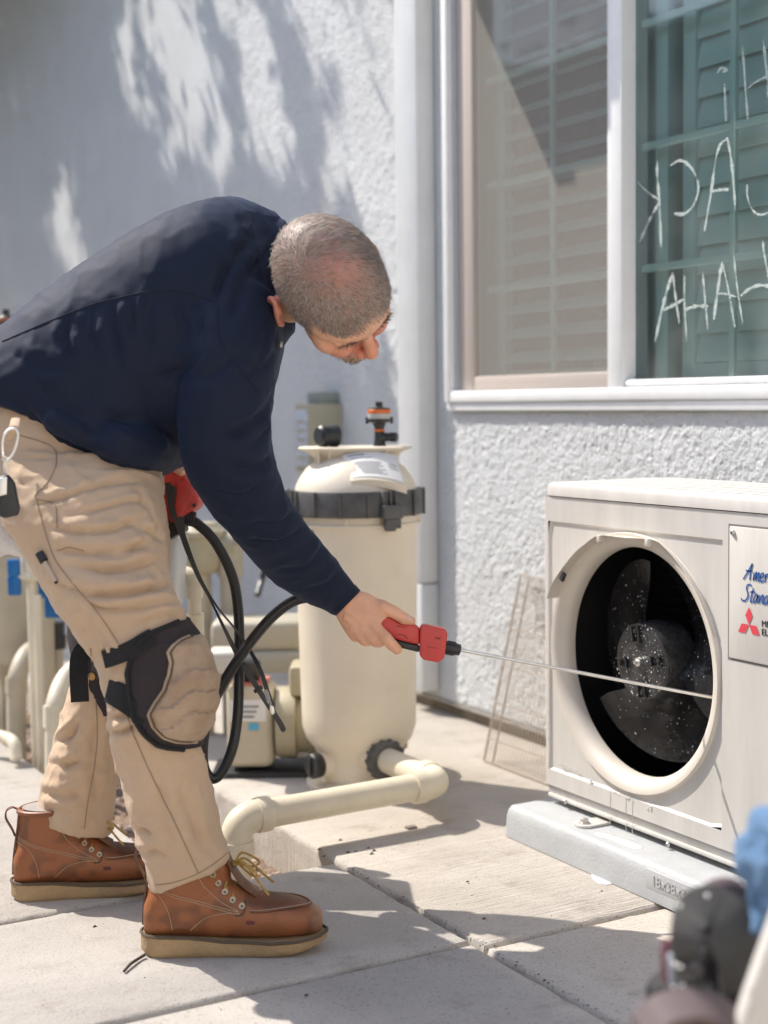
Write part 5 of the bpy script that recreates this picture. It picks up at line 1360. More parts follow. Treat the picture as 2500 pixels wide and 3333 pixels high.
# cuff, collar, placket button
cu = [ring((705, 1320), (767, 1262), 2.755, .0345, n=28), ring((716, 1327), (774, 1270), 2.76, .0345, n=28), ring((725, 1330), (779, 1275), 2.764, .0335, n=28), ring((725, 1329), (778, 1276), 2.764, .030, n=28), ring((712, 1322), (770, 1268), 2.76, .030, n=28)]
MB().loft(cu, cap=False).build("cuff", navy, man, smooth=60)
col_c = [ring((560, 445), (612, 748), 2.69, .115, n=36), ring((590, 462), (626, 728), 2.69, .098, n=36), ring((617, 478), (636, 716), 2.685, .088, n=36), ring((616, 486), (633, 708), 2.685, .080, n=36), ring((596, 480), (620, 715), 2.69, .085, n=36)]
MB().loft(resample(col_c, 3), cap=False).build("collar", navy, man, smooth=60)
c, nn = cast(bs, 606, 744)
if c is not None: MB().lathe([(.0001, .003), (.005, .003), (.0055, 0)], c, nn, 12).build("button", label_white, man)
# belt
MB().loft(resample([ring((-96, 868), (50, 940), 2.66, .19, n=40), ring((-96, 905), (52, 968), 2.66, .193, n=40)], 2), cap=False).build("belt", black_web, man)

# ---- body (one continuous figure; head, neck and hands show)
hf = unit(.58 * RGT - .81 * UP - .07 * FWD); hu = .12 * RGT + .17 * UP - .98 * FWD; hu = unit(hu - hf * (hu @ hf)); hr = np.cross(hf, hu)
HC = at(714, 620, 2.50); HS = 1.13
def hp(f, r, u): return HC + (hf * f + hr * r + hu * u) * HS
HA = [hf, hr, hu]
B_ = MB()
def hb_(f, r, u, rf, rr, ru, ax=None): ball(B_, hp(f, r, u), (rf * HS, rr * HS, ru * HS), ax or HA, 24)
hb_(-.008, 0, .028, .099, .079, .090); hb_(.02, 0, .03, .080, .074, .080); hb_(-.02, 0, -.01, .085, .070, .07)
hb_(.035, 0, -.045, .060, .060, .080); hb_(.050, 0, -.085, .045, .045, .045); hb_(.078, 0, -.104, .022, .026, .020)
hb_(.080, 0, .015, .017, .052, .012); hb_(.074, .03, -.03, .022, .024, .022); hb_(.074, -.03, -.03, .022, .024, .022)
hb_(.055, .050, -.025, .026, .017, .020); hb_(.055, -.050, -.025, .026, .017, .020)
hb_(.090, 0, -.070, .014, .026, .012)
for s_ in (1, -1): hb_(.0785, .031 * s_, -.002, .0125, .015, .0105)
B_.tube([hp(.088, 0, .012), hp(.101, 0, -.010), hp(.113, 0, -.032), hp(.112, 0, -.040)], [.008 * HS, .009 * HS, .0118 * HS, .009 * HS], 14)
hb_(.102, .012, -.041, .011, .009, .009); hb_(.102, -.012, -.041, .011, .009, .009)
for s_ in (1, -1):
    ec = hp(-.012, .078 * s_, -.018); er = unit(hr * s_ * .75 - hf * .55 + hu * .15); eu = unit(hu * .97 - hf * .25); ef = unit(np.cross(eu, er)); 
    ball(B_, ec + er * .009, (.020 * HS, .0075, .034 * HS), [ef, er, eu], 18)
    P = [ec + er * .013 + ef * (.019 * math.cos(t)) * -s_ * 1.0 * HS * (1 if s_ > 0 else 1) + eu * .031 * math.sin(t) * HS for t in np.linspace(-1.9, 2.1, 18)]
    P = [ec + er * .012 - hf * (.017 * math.cos(t)) * HS + eu * .030 * math.sin(t) * HS for t in np.linspace(-1.9, 2.6, 18)]
    B_.tube(P, [.0044] * 18, 8)
    ball(B_, ec + er * .008 - eu * .030 + hf * .006, (.008, .005, .009), [ef, er, eu], 12)
# neck and simplified trunk, limbs
NB = at(560, 625, 2.68)
B_.tube([hp(-.02, 0, -.02), hp(-.030, 0, -.085), (hp(-.03, 0, -.085) + NB) / 2, NB, at(500, 650, 2.68)], [.058, .058, .060, .066, .07], 20)
B_.loft(resample([ring((60, 850), (280, 930), 2.66, .10), ring((200, 660), (430, 880), 2.66, .13), ring((400, 520), (540, 780), 2.67, .15), ring((480, 520), (570, 700), 2.68, .12)]))
def limb(pts, rs): B_.tube(spline([at(*p) for p in pts], 24), list(np.interp(np.linspace(0, 1, len(spline([at(*p) for p in pts], 24))), np.linspace(0, 1, len(rs)), rs)), 14)
limb([(490, 640, 2.60), (492, 800, 2.50), (505, 960, 2.50), (560, 1085, 2.56), (650, 1205, 2.66), (748, 1300, 2.762)], [.05, .040, .032, .028, .019, .022])
limb([(490, 640, 2.78), (470, 740, 2.88), (420, 860, 2.95), (385, 950, 2.97), (375, 1000, 2.96)], [.05, .04, .035, .03, .022])
limb([(140, 960, 2.60), (190, 1150, 2.50), (260, 1330, 2.46), (325, 1450, 2.475), (345, 1650, 2.50), (392, 1880, 2.555), (388, 1990, 2.565)], [.075, .07, .058, .045, .042, .030, .030])
limb([(150, 960, 2.74), (210, 1130, 2.80), (255, 1300, 2.84), (240, 1430, 2.84), (190, 1600, 2.85), (150, 1780, 2.868), (112, 1890, 2.865)], [.075, .07, .058, .045, .042, .030, .030])
# right hand
HD = 2.762
B_.loft(resample([ring((724, 1328), (774, 1275), HD, .019, n=24), ring((738, 1354), (800, 1283), HD, .0205, n=24), ring((752, 1374), (824, 1304), HD, .0215, n=24), ring((772, 1384), (836, 1334), HD - .004, .0165, n=24)], 4))
def finger(pts, rs):
    P = [at(*p) for p in pts]; Q = spline(P, 5 * len(P)); B_.tube(Q, list(np.interp(np.linspace(0, 1, len(Q)), np.linspace(0, 1, len(rs)), rs)), 14)
    for p, r in ((P[0], rs[0]), (P[-1], rs[-1])): ball(B_, p, r, None, 14)
    for p, r in list(zip(P, rs))[1:-1]: ball(B_, p, r * 1.06, None, 14)
finger([(800, 1345, 2.752), (833, 1378, 2.744), (848, 1394, 2.746), (858, 1403, 2.752)], [.0125, .0120, .0108, .0098])
finger([(782, 1358, 2.750), (812, 1384, 2.750), (824, 1383, 2.787), (830, 1366, 2.806)], [.0122, .0118, .0105, .0095])
finger([(768, 1360, 2.752), (788, 1383, 2.754), (802, 1380, 2.788), (812, 1364, 2.804)], [.0118, .0112, .0100, .0090])
finger([(754, 1352, 2.756), (767, 1375, 2.760), (783, 1373, 2.788), (796, 1360, 2.800)], [.0108, .0100, .0092, .0082])
finger([(790, 1303, 2.768), (824, 1312, 2.760), (852, 1323, 2.760), (873, 1336, 2.762), (888, 1341, 2.764)], [.0165, .0145, .0118, .0112, .0088])
for kx, ky_, kr in ((806, 1352, .0095), (788, 1364, .0092), (773, 1366, .0085), (760, 1360, .0075)): ball(B_, at(kx, ky_, HD - .0135), kr, None, 14)
B_.tube(spline([at(745, 1318, HD - .017), at(772, 1336, HD - .0175), at(800, 1350, HD - .016)], 10), .0045, 8)
B_.tube(spline([at(742, 1332, HD - .017), at(764, 1350, HD - .0172), at(784, 1362, HD - .016)], 10), .0042, 8)
# left hand over the sprayer head
LD = 2.925
B_.loft(resample([ring((345, 985), (405, 985), LD + .02, .02, n=20), ring((340, 1010), (404, 1005), LD + .02, .02, n=20), ring((342, 1026), (402, 1014), LD + .02, .016, n=20)], 3))
finger([(372, 1000, LD), (382, 1010, LD - .015), (390, 1019, LD - .018)], [.012, .0112, .0098])
finger([(352, 1012, LD + .01), (346, 1028, LD), (353, 1038, LD)], [.011, .0105, .0095])
finger([(366, 1012, LD + .03), (362, 1030, LD + .035), (372, 1040, LD + .04)], [.011, .0105, .0095])
finger([(388, 1008, LD + .04), (394, 1024, LD + .05), (398, 1036, LD + .06)], [.011, .0105, .0095])
body = fuse("body", B_, .0027, 4, skin, man, .45)
bb = bvh(body)
bvv = getv(body)
# colour attribute: scalp under the hair, lips, ears and cheeks
rel = (bvv - HC) / HS; lf_, lr_, lu_ = rel @ hf, rel @ hr, rel @ hu
def smooth01(x, a, b): t = np.clip((x - a) / (b - a), 0, 1); return t * t * (3 - 2 * t)
def hairmask(f, r, u):
    top = smooth01(u, .042, .056) * smooth01(-f, -.098, -.082)
    side = smooth01(-f, -.052, -.036) * smooth01(u, -.012 + 0, .004) * (1 - 0)
    back = smooth01(-f, .030, .045) * smooth01(u, -.075, -.055)
    tmpl = smooth01(-f, -.040, -.030) * smooth01(u, -.040, -.025) * smooth01(f, .012, .02)
    return np.clip(np.maximum.reduce([top, side, back, tmpl * .8]), 0, 1)
hm = hairmask(lf_, lr_, lu_); near_head = (np.abs(rel) < .16).all(1)
hm = np.where(near_head & (lu_ > -.085), hm, 0)
earz = (np.abs(lr_) > .0775) & (lf_ < .02) & (lf_ > -.05) & (lu_ > -.06) & (lu_ < .025)
hm = np.where(earz, 0, hm)
bald = np.exp(-((lf_ - .008) / .046) ** 2 - ((lr_ - .004) / .036) ** 2) * (lu_ > .05)
base = np.array([.76, .44, .285])
colr = np.tile(base, (len(bvv), 1))
red = np.clip(np.exp(-((lf_ - .10) / .03) ** 2 - ((lu_ + .03) / .03) ** 2) * near_head * .8 + earz * .8, 0, 1)
colr = colr * (1 - red[:, None]) + np.array([.60, .22, .16]) * red[:, None]
scalp = np.array([.30, .21, .165])
colr = colr * (1 - hm[:, None]) + (scalp * (1 - bald[:, None]) + np.array([.40, .20, .155]) * bald[:, None]) * hm[:, None]
beard = np.clip(smooth01(-lu_, .055, .07) * smooth01(lf_, .03, .05), 0, 1) * near_head * .55
colr = colr * (1 - beard[:, None]) + np.array([.26, .17, .12]) * beard[:, None]
ca = body.data.color_attributes.new("complexion", 'FLOAT_COLOR', 'POINT')
ca.data.foreach_set("color", np.concatenate([colr, np.ones((len(colr), 1))], 1).ravel())
nt = skin.node_tree; an = nt.nodes.new("ShaderNodeAttribute"); an.attribute_name = "complexion"
pb = nt.nodes["Principled BSDF"]; src = pb.inputs["Base Color"].links[0].from_node
src.inputs[6].default_value = (1, 1, 1, 1); src.inputs[7].default_value = (1, 1, 1, 1)
mulA = nt.nodes.new("ShaderNodeMix"); mulA.data_type = 'RGBA'; mulA.blend_type = 'MULTIPLY'; mulA.inputs[0].default_value = 1
src.inputs[6].default_value = (.86, .80, .78, 1); src.inputs[7].default_value = (1.08, 1.04, 1.02, 1)
nt.links.new(an.outputs["Color"], mulA.inputs[6]); nt.links.new(src.outputs[2], mulA.inputs[7]); nt.links.new(mulA.outputs[2], pb.inputs["Base Color"])
bn = getn(body)
attach(body, man)
# hair: short strands combed away from the crown, three greys
hair_m = [mat("hair_grey", (.29, .245, .21), .6), mat("hair_brown", (.165, .125, .098), .55), mat("hair_pale", (.37, .33, .295), .6)]
idx = np.where(hm > .25)[0]
whorl = V(-.055, .012, .100)
hv = [[], [], []]; hfaces = [[], [], []]
pick = RNG.choice(idx, 24000)
for i in pick:
    f, r, u = rel[i]
    if RNG.random() > hm[i]: continue
    bd_ = bald[i]
    if RNG.random() < bd_ * .90: continue
    p = bvv[i] + unit(RNG.normal(0, 1, 3)) * .0014; n_ = bn[i]
    away = np.array([f - whorl[0], r - whorl[1], (u - whorl[2]) * 1.3]); away = hf * (away[0] + .01) + hr * away[1] + hu * away[2]
    dr = away - n_ * (away @ n_); dr = unit(unit(dr) + hf * .35 - hu * .15 + RNG.normal(0, .20, 3)); 
    L = RNG.uniform(.005, .010) if u < .03 else RNG.uniform(.009, .020)
    lift = RNG.uniform(.05, .28); w = .00042
    sd = unit(np.cross(dr, n_)) * w
    p1 = p + (dr * .5 + n_ * lift * .55) * L; p2 = p + (dr + n_ * lift * .65) * L
    g_ = RNG.random(); pale = .10 + .38 * (f < -.03) + .2 * (u < .02)
    k = 2 if g_ < pale * .55 else (0 if g_ < .62 else 1)
    o_ = len(hv[k]); hv[k] += [p - sd, p + sd, p1 + sd * .8, p1 - sd * .8, p2]
    hfaces[k] += [(o_, o_ + 1, o_ + 2, o_ + 3), (o_ + 3, o_ + 2, o_ + 4)]
vs = hv[0] + hv[1] + hv[2]; fs = hfaces[0] + [tuple(a + len(hv[0]) for a in q) for q in hfaces[1]] + [tuple(a + len(hv[0]) + len(hv[1]) for a in q) for q in hfaces[2]]
ho = add("hair", vs, fs, hair_m, man, smooth=0, kind="stuff")
mi = [0] * len(hfaces[0]) + [1] * len(hfaces[1]) + [2] * len(hfaces[2])
if len(ho.data.polygons) == len(mi): ho.data.polygons.foreach_set("material_index", mi)
# eyebrow and moustache/goatee
def bristles(name, cf, spread, count, L, dirv, m):
    vs, fs = [], []
    for _ in range(count):
        t = RNG.normal(0, 1, 3) * V(*spread)
        q = V(*cf) + t; P = hp(*q)
        h = bb.find_nearest(Vector(P)); p = np.array(h[0]); n_ = np.array(h[1])
        if n_ @ (p - HC) < 0: n_ = -n_
        d_ = unit(dirv + RNG.normal(0, .3, 3)); sd = unit(np.cross(d_, n_)) * .0006; o_ = len(vs)
        vs += [p - sd, p + sd, p + (d_ + n_ * .5) * L]; fs.append((o_, o_ + 1, o_ + 2))
    return add(name, vs, fs, m, man, smooth=0, kind="stuff")
brow_m = mat("brow_hair", (.14, .10, .07), .6)
for s_ in (1, -1): bristles("eyebrow", (.094, .030 * s_, .018), (.004, .012, .0035), 130, .007, unit(hr * s_ * .8 + hf * .1 - hu * .1), brow_m)
bristles("moustache", (.104, 0, -.060), (.004, .014, .004), 170, .005, -hu, brow_m)
bristles("goatee", (.088, 0, -.105), (.009, .014, .009), 420, .0055, unit(-hu + hf * .4), mat("goatee_hair", (.26, .21, .17), .6))
for s_ in (1, -1):
    MB_ = MB(); ball(MB_, hp(.0765, .031 * s_, -.006), .0112 * HS, None, 16); MB_.build("eye", mat("eye_white", (.7, .67, .63), .25) if s_ > 0 else MATS["eye_white"], man)
# nails
def nail(pts_px, d, nm="fingernail"):
    c, n_ = cast(bb, *pts_px)
    if c is None: return
    a = unit(d - n_ * (d @ n_)); b = np.cross(n_, a)
    MB().loft([[c + n_ * h + a * .0062 * s * math.cos(t) + b * .0048 * s * math.sin(t) for t in np.linspace(0, 6.283, 12, endpoint=False)] for h, s in ((-.001, 1.0), (.0006, .95), (.0009, .6))]).build(nm, mat("nail", (.66, .42, .36), .25) if "nail" not in MATS else MATS["nail"], man)
nail((884, 1336), unit(at(888, 1341, 2.76) - at(865, 1330, 2.76)))
nail((389, 1014), unit(at(392, 1019, LD) - at(375, 1004, LD)))

# ---- near knee pad
kp = empty("knee_pad", at(360, 1480, 2.40), None, None); kp.parent = man; kp.location = Vector(at(360, 1480, 2.40)) - Vector(worldloc(man))
ylev = [1336, 1345, 1356, 1366, 1384, 1400, 1420, 1437, 1459, 1481, 1505, 1520, 1536, 1552, 1570, 1585, 1597, 1604, 1610]
XR = np.interp(ylev, [1331, 1345, 1366, 1400, 1459, 1520, 1570, 1600, 1610], [404, 414, 430, 442, 457, 455, 440, 416, 402])
XL = np.interp(ylev, [1331, 1355, 1384, 1437, 1481, 1536, 1564, 1597, 1610], [392, 344, 322, 304, 301, 308, 322, 352, 388])
CXk = 334
def kpt(y, x_or_phi, off, phi=None):
    xr = np.interp(y, ylev, XR); R = xr - CXk
    ph = phi if phi is not None else math.acos(max(-1, min(1, (x_or_phi - CXk) / R)))
    Rm = R * 2.475 / FPX + off
    c = at(CXk + (y - 1480) * .02, y, 2.475)
    nrm = RGT * math.cos(ph) - FWD * math.sin(ph)
    h = bt.ray_cast(Vector(c + nrm * .3), Vector(-nrm), .3)
    if h[0] is not None: Rm = max(Rm, (np.array(h[0]) - c) @ nrm + .004 + off)
    return c + nrm * Rm
def kshell(name, lev, xl, offf, phi0, m, nphi=26, thick=.006, bev=0):
    rows = []
    for y, x in zip(lev, xl):
        xr = np.interp(y, ylev, XR); R = xr - CXk; p1 = math.acos(max(-1, min(1, (x - CXk) / R)))
        rows.append([kpt(y, 0, offf(y, p, p1), phi=p) for p in np.linspace(phi0, p1, nphi)])
    inn = [[kpt(y, 0, -.016, phi=p) for p in np.linspace(phi0, math.acos(max(-1, min(1, (x - CXk) / (np.interp(y, ylev, XR) - CXk)))), nphi)] for y, x in zip(lev, xl)]
    n = nphi; L = len(rows); vs = [p for r in rows for p in r] + [p for r in inn for p in r]; N_ = n * L; fs = []
    for i in range(L - 1):
        for j in range(n - 1):
            k = i * n + j; fs += [(k, k + 1, k + n + 1, k + n), (N_ + k, N_ + k + n, N_ + k + n + 1, N_ + k + 1)]
    for i in range(L - 1): fs += [(i * n, (i + 1) * n, N_ + (i + 1) * n, N_ + i * n), (i * n + n - 1, N_ + i * n + n - 1, N_ + (i + 1) * n + n - 1, (i + 1) * n + n - 1)]
    for j in range(n - 1): fs += [(j, N_ + j, N_ + j + 1, j + 1), ((L - 1) * n + j, (L - 1) * n + j + 1, N_ + (L - 1) * n + j + 1, N_ + (L - 1) * n + j)]
    return add(name, vs, fs, m, kp, smooth=50)
ly = list(np.linspace(1336, 1609, 40)); lx = list(np.interp(ly, ylev, XL))
kshell("pad_shell", ly, lx, lambda y, p, p1: -.001 + .004 * (1 if p1 is None else min(1, (p1 - p) / .15)), -1.2, pad_fabric)
# piping round the shell
ed = [kpt(y, x, .0025) for y, x in zip(ly, lx)]
MB().tube(ed, .0042, 8).build("pad_binding", black_web, kp)
cy_ = list(np.linspace(1369, 1597, 64))
cxl = np.interp(cy_, [1368, 1374, 1384, 1398, 1420, 1445, 1476, 1503, 1527, 1553, 1578, 1590, 1597], [418, 396, 380, 374, 381, 379, 370, 352, 339, 346, 364, 385, 412])
def capoff(y, p, p1):
    e = 1 if p1 is None else min(1, max(0, (p1 - p) / .22)); e = e * (2 - e)
    ends = min(1, (y - 1366) / 16) * min(1, (1600 - y) / 18)
    wv = y + 14 * math.sin((p - .2) * 4.2) + 6 * math.sin(p * 9)
    seg = ((wv - 1448) / 46); st = 0
    if -1.2 < seg < 3.0: st = .0060 * (1 - (seg - math.floor(seg))) ** .8 if seg > 0 else .002
    return .001 + (.0085 + st) * e * max(0, ends) ** .6
kshell("pad_cap", cy_, list(cxl), capoff, -.9, pad_cap, nphi=44)
edc = [kpt(y, x, .004) for y, x in zip(cy_, cxl)]
MB().tube(edc, .0028, 8).build("cap_rim", pad_cap, kp)
edc2 = [kpt(y, x + 4, .0075) for y, x in zip(cy_, cxl)]
MB().tube(edc2, .0012, 6).build("cap_stitching", welt_m, kp)
def ribbon(pts3, w, nrm, t, name, m, parent):
    mb = MB(); rg = []
    for i, p in enumerate(pts3):
        tg = unit(pts3[min(i + 1, len(pts3) - 1)] - pts3[max(i - 1, 0)]); n_ = nrm[i] if isinstance(nrm, list) else np.asarray(nrm, float)
        s_ = unit(np.cross(tg, n_)); ww = w[i] if isinstance(w, (list, np.ndarray)) else w
        rg.append([p + s_ * ww + n_ * t, p - s_ * ww + n_ * t, p - s_ * ww - n_ * t, p + s_ * ww - n_ * t])
    mb.loft(rg); return mb.build(name, m, parent, smooth=50)
def strap_cast(pts, w, name, push=.004):
    P, N_ = [], []
    for q in spline([V(x, y, 0) for x, y in pts], 14):
        c, n_ = cast(bt, q[0], q[1])
        if c is not None: P.append(c + n_ * push); N_.append(n_)
    if len(P) > 3:
        P, N_ = np.array(P), np.array(N_)
        for _ in range(6):
            P[1:-1] = (P[:-2] + P[1:-1] * 2 + P[2:]) / 4; N_[1:-1] = (N_[:-2] + N_[1:-1] * 2 + N_[2:]) / 4
        N_ = [unit(q_) for q_ in (N_ * .4 - FWD * .6)]
        return ribbon(list(P), w, N_, .002, name, black_web, kp)
strap_cast([(232, 1424), (262, 1408), (292, 1394), (330, 1376)], .0145, "strap", .007)
strap_cast([(238, 1488), (265, 1503), (292, 1520), (322, 1542)], .021, "strap", .005)
# rear knee pad: straps and buckle behind the far knee
kp2 = empty("knee_pad", at(190, 1450, 2.70), None, None); kp2.parent = man; kp2.location = Vector(at(190, 1450, 2.70)) - Vector(worldloc(man))
kp2["label"] = "rear knee pad with a loose hanging strap and buckle"
D2 = 2.70
Pm = spline([at(203, 1400, D2 + .02), at(188, 1398, D2), at(172, 1420, D2 - .005), at(170, 1460, D2 - .005), at(173, 1516, D2 - .003)], 24)
ribbon(Pm, .0165, -FWD * .95 + RGT * .1, .0016, "strap", black_web, kp2)
ribbon(spline([at(228, 1428, D2 - .02), at(216, 1450, D2 - .01), at(206, 1480, D2), at(222, 1500, D2), at(240, 1530, D2 - .01)], 20), .012, -FWD, .0018, "strap", pad_fabric, kp2)
ribbon(spline([at(180, 1385, D2 + .02), at(195, 1400, D2 - .01), at(207, 1430, D2 - .015), at(204, 1465, D2 - .015)], 14), .008, -FWD, .003, "buckle", black_plastic, kp2)
MB().lathe([(.0001, .0035), (.0045, .004), (.007, .003), (.0075, 0)], at(199, 1461, D2 - .02), -FWD, 18).build("snap_button", mat("bronze_snap", (.32, .19, .08), .35, metallic=.9), kp2)
MB().lathe([(.08, -.10), (.092, -.06), (.094, 0), (.09, .06), (.078, .10)], at(262, 1415, 2.83), unit(UP * .9 - RGT * .25), 28).build("pad_shell", pad_fabric, kp2)

# ---- boots
worn_leather = mat("worn_boot_leather", (.4, .13, .04), .44, bump=.3, bscale=130, spec=.45, dist=.003, bump2=.25, b2scale=28)
_n = worn_leather.node_tree.nodes.new("ShaderNodeAttribute"); _n.attribute_name = "wear"
worn_leather.node_tree.links.new(_n.outputs["Color"], worn_leather.node_tree.nodes["Principled BSDF"].inputs["Base Color"])
def boot(heel, toe, lift=0.0, label=None):
    L0 = np.linalg.norm(toe - heel); ax = unit(toe - heel); ay = np.cross((0, 0, 1), ax)
    bt_ = empty("boot", heel, None, None); bt_.parent = man; bt_.location = Vector(heel) - Vector(worldloc(man))
    if label: bt_["label"] = label
    k = L0 / .31
    def W(x, y, z): return heel + ax * x * k + ay * y * k + V(0, 0, z * k)
    # outline half widths along the length
    xs = np.linspace(0, .31, 28)
    hw = np.interp(xs, [0, .01, .03, .07, .12, .17, .22, .26, .285, .30, .31], [.006, .024, .034, .036, .036, .041, .049, .047, .038, .025, .006])
    off = np.interp(xs, [0, .1, .2, .31], [0, .002, .004, -.004])
    zt = np.interp(xs, [0, .08, .14, .22, .31], [.037, .035, .027, .026, .033])
    zb = np.interp(xs, [0, .02, .20, .26, .31], [.008, .0, .0, .006, .022])
    def outline(sc, zf):
        a = [W(x, o_ + h * sc, zf(i)) for i, (x, h, o_) in enumerate(zip(xs, hw, off))]
        b = [W(x, o_ - h * sc, zf(i)) for i, (x, h, o_) in reversed(list(enumerate(zip(xs, hw, off))))]
        return a + b
    s_ = MB()
    s_.loft([outline(.90, lambda i: zb[i]), outline(.99, lambda i: zb[i] + .004), outline(1.03, lambda i: zb[i] + .010), outline(1.03, lambda i: zb[i] * .5 + zt[i] * .5), outline(1.05, lambda i: zt[i] - .006), outline(1.04, lambda i: zt[i] - .001), outline(.97, lambda i: zt[i])])
    s_.build("sole", sole_m, bt_, smooth=50)
    rim = outline(1.055, lambda i: zt[i] + .0005); MB().tube(rim + [rim[0]], .0026 * k, 6).build("welt", welt_m, bt_)
    # stitches on the welt
    st = MB()
    def dashes(P, r, m, name, dash=2, gap=1):
        P = [np.asarray(p) for p in P]; mbx = MB(); seglen = .0042; acc = []
        cum = np.concatenate([[0], np.cumsum([np.linalg.norm(P[i + 1] - P[i]) for i in range(len(P) - 1)])]); A = np.array(P)
        t = 0
        while t + seglen * .7 < cum[-1]:
            q = [np.array([np.interp(t + d_, cum, A[:, c_]) for c_ in range(3)]) for d_ in (0, seglen * .36, seglen * .72)]
            mbx.tube(q, r, 4); t += seglen
        return mbx.build(name, m, bt_, kind="stuff", smooth=0)
    dashes(rim, .0009 * k, stitch_m, "welt_stitching")
    # upper: foot + shaft fused
    u_ = MB()
    def fsec(x, hwid, z0, z1, e=2.3, o_=0):
        return [W(x, o_ + hwid * math.copysign(abs(math.cos(t)) ** (2 / e), math.cos(t)), (z0 + z1) / 2 + (z1 - z0) / 2 * math.copysign(abs(math.sin(t)) ** (2 / e), math.sin(t))) for t in np.linspace(0, 6.2832, 28, endpoint=False)]
    u_.loft(resample([fsec(.006, .018, .034, .085), fsec(.022, .032, .028, .115), fsec(.06, .036, .028, .13), fsec(.11, .036, .026, .132), fsec(.15, .038, .024, .120), fsec(.19, .043, .024, .100, o_=.003), fsec(.23, .046, .024, .092, o_=.004), fsec(.265, .043, .026, .084, o_=.003), fsec(.29, .034, .030, .073), fsec(.303, .018, .035, .062)], 3))
    def ssec(z, x0, x1, hwid, tilt=0): return [W((x0 + x1) / 2 + (x1 - x0) / 2 * math.cos(t), hwid * math.sin(t), z + tilt * math.cos(t)) for t in np.linspace(0, 6.2832, 28, endpoint=False)]
    u_.loft(resample([ssec(.05, .008, .13, .034), ssec(.085, .009, .146, .036), ssec(.12, .012, .152, .038, .004), ssec(.15, .016, .148, .041, .004), ssec(.178, .020, .138, .044, .002)], 3))
    up_ = fuse("upper", u_, .0034 * k, 4, worn_leather, bt_)
    tb = bvh(up_)
    vv = getv(up_); q_ = (vv - heel) / k; lx_, ly_, lz_ = q_ @ ax, q_ @ ay, q_[:, 2]
    plug = smooth01(lx_, .165, .185) * smooth01(-np.abs(ly_), -.040, -.030) * smooth01(lz_, .070, .080)
    flank = smooth01(lx_, .10, .16) * smooth01(-lz_, -.070, -.045) * .55
    toe_ = smooth01(lx_, .275, .30) * .5
    nz_ = .5 + .5 * noise3(q_, 26, 2); nz2 = .5 + .5 * noise3(q_, 60, 3)
    dk = np.clip(plug * (.55 + .5 * nz_) + flank * nz_ * 1.5 + .55 * smooth01(nz_ * .6 + nz2 * .4, .46, .66), 0, .92); dk = dk * (1 - toe_ * .7)
    lt = np.clip(toe_ * (.4 + .6 * nz2), 0, 1)
    cA, cB, cC = np.array([.28, .098, .036]), np.array([.085, .033, .017]), np.array([.42, .27, .16])
    cl_ = cA * (1 - dk[:, None]) + cB * dk[:, None]; cl_ = cl_ * (1 - lt[:, None]) + cC * lt[:, None]
    at_ = up_.data.color_attributes.new("wear", 'FLOAT_COLOR', 'POINT'); at_.data.foreach_set("color", np.concatenate([cl_, np.ones((len(cl_), 1))], 1).ravel())
    attach(up_, bt_)
    def surf(x, side, z, push=.0008):
        p = W(x, side * .12, z); h = tb.ray_cast(Vector(p), Vector(-ay * side))
        return np.array(h[0]) + np.array(h[1]) * push if h[0] is not None else None
    def line(pts, side, n=30, push=.0008):
        out = [surf(q[0], side, q[1], push) for q in spline([V(a, b, 0) for a, b in pts], n)]; return [q for q in out if q is not None]
    # collar roll and lining, heel strip, pull loop
    cr = [W(.079 + .060 * math.cos(t), .046 * math.sin(t), .176 + .003 * math.cos(t)) for t in np.linspace(0, 6.2832, 30)]
    MB().tube(cr, .0055 * k, 8).build("collar_roll", leather, bt_)
    MB().loft([[W(.079 + .054 * math.cos(t), .040 * math.sin(t), z) for t in np.linspace(0, 6.2832, 26, endpoint=False)] for z in (.1795, .1800)]).build("lining", lining_m, bt_)
    hs = [W(.019, 0, .172), W(.015, 0, .14), W(.010, 0, .11), W(.006, 0, .08), W(.004, 0, .05)]
    ribbon(spline(hs, 14), .0085 * k, -ax, .0016, "heel_strip", leather_toe, bt_)
    lp = [W(.010, 0, .125), W(.004, 0, .140), W(-.006, 0, .160), W(-.004, 0, .176), W(.008, 0, .181), W(.020, 0, .174)]
    ribbon(spline(lp, 18), .007 * k, unit(-ax + V(0, 0, .3)), .0014, "pull_loop", leather_toe, bt_)
    for side in (1, -1):
        for pts in ([(.012, .128), (.05, .112), (.09, .100), (.135, .086), (.168, .078)], [(.012, .124), (.05, .108), (.09, .096), (.135, .082), (.168, .074)],
                    [(.012, .118), (.035, .105), (.050, .080), (.056, .048)], [(.085, .047), (.11, .068), (.14, .076), (.170, .076)], [(.100, .140), (.112, .118), (.135, .096), (.168, .078)]):
            Lp = line(pts, side)
            if len(Lp) > 3: dashes(Lp, .00075 * k, stitch_m, "stitching")
        # quarter edge, a thin raised leather edge
        Lp = line([(.178, .094), (.176, .085), (.172, .074), (.160, .072)], side, push=.001)
        if len(Lp) > 3: MB().tube(Lp, .0014 * k, 6).build("quarter_edge", welt_m, bt_)
    # moc toe seam
    mo = []
    for t in np.linspace(-1, 1, 50):
        a_ = t * math.pi * .52; x = .185 + .098 * math.cos(a_) ** .8 if abs(a_) < math.pi / 2 else .185
        y = .0405 * math.sin(a_); z = .12
        h = tb.ray_cast(Vector(W(x, y + .003, .20)), Vector((0, 0, -1)))
        if h[0] is not None: mo.append(np.array(h[0]) + V(0, 0, .0008))
    if len(mo) > 5:
        MB().tube(mo, .0026 * k, 8).build("toe_seam", leather_toe, bt_); dashes([p + V(0, 0, .0022) for p in mo], .0010 * k, stitch_m, "toe_stitching")
    # tongue, eyelets and laces
    ey = {1: [], -1: []}
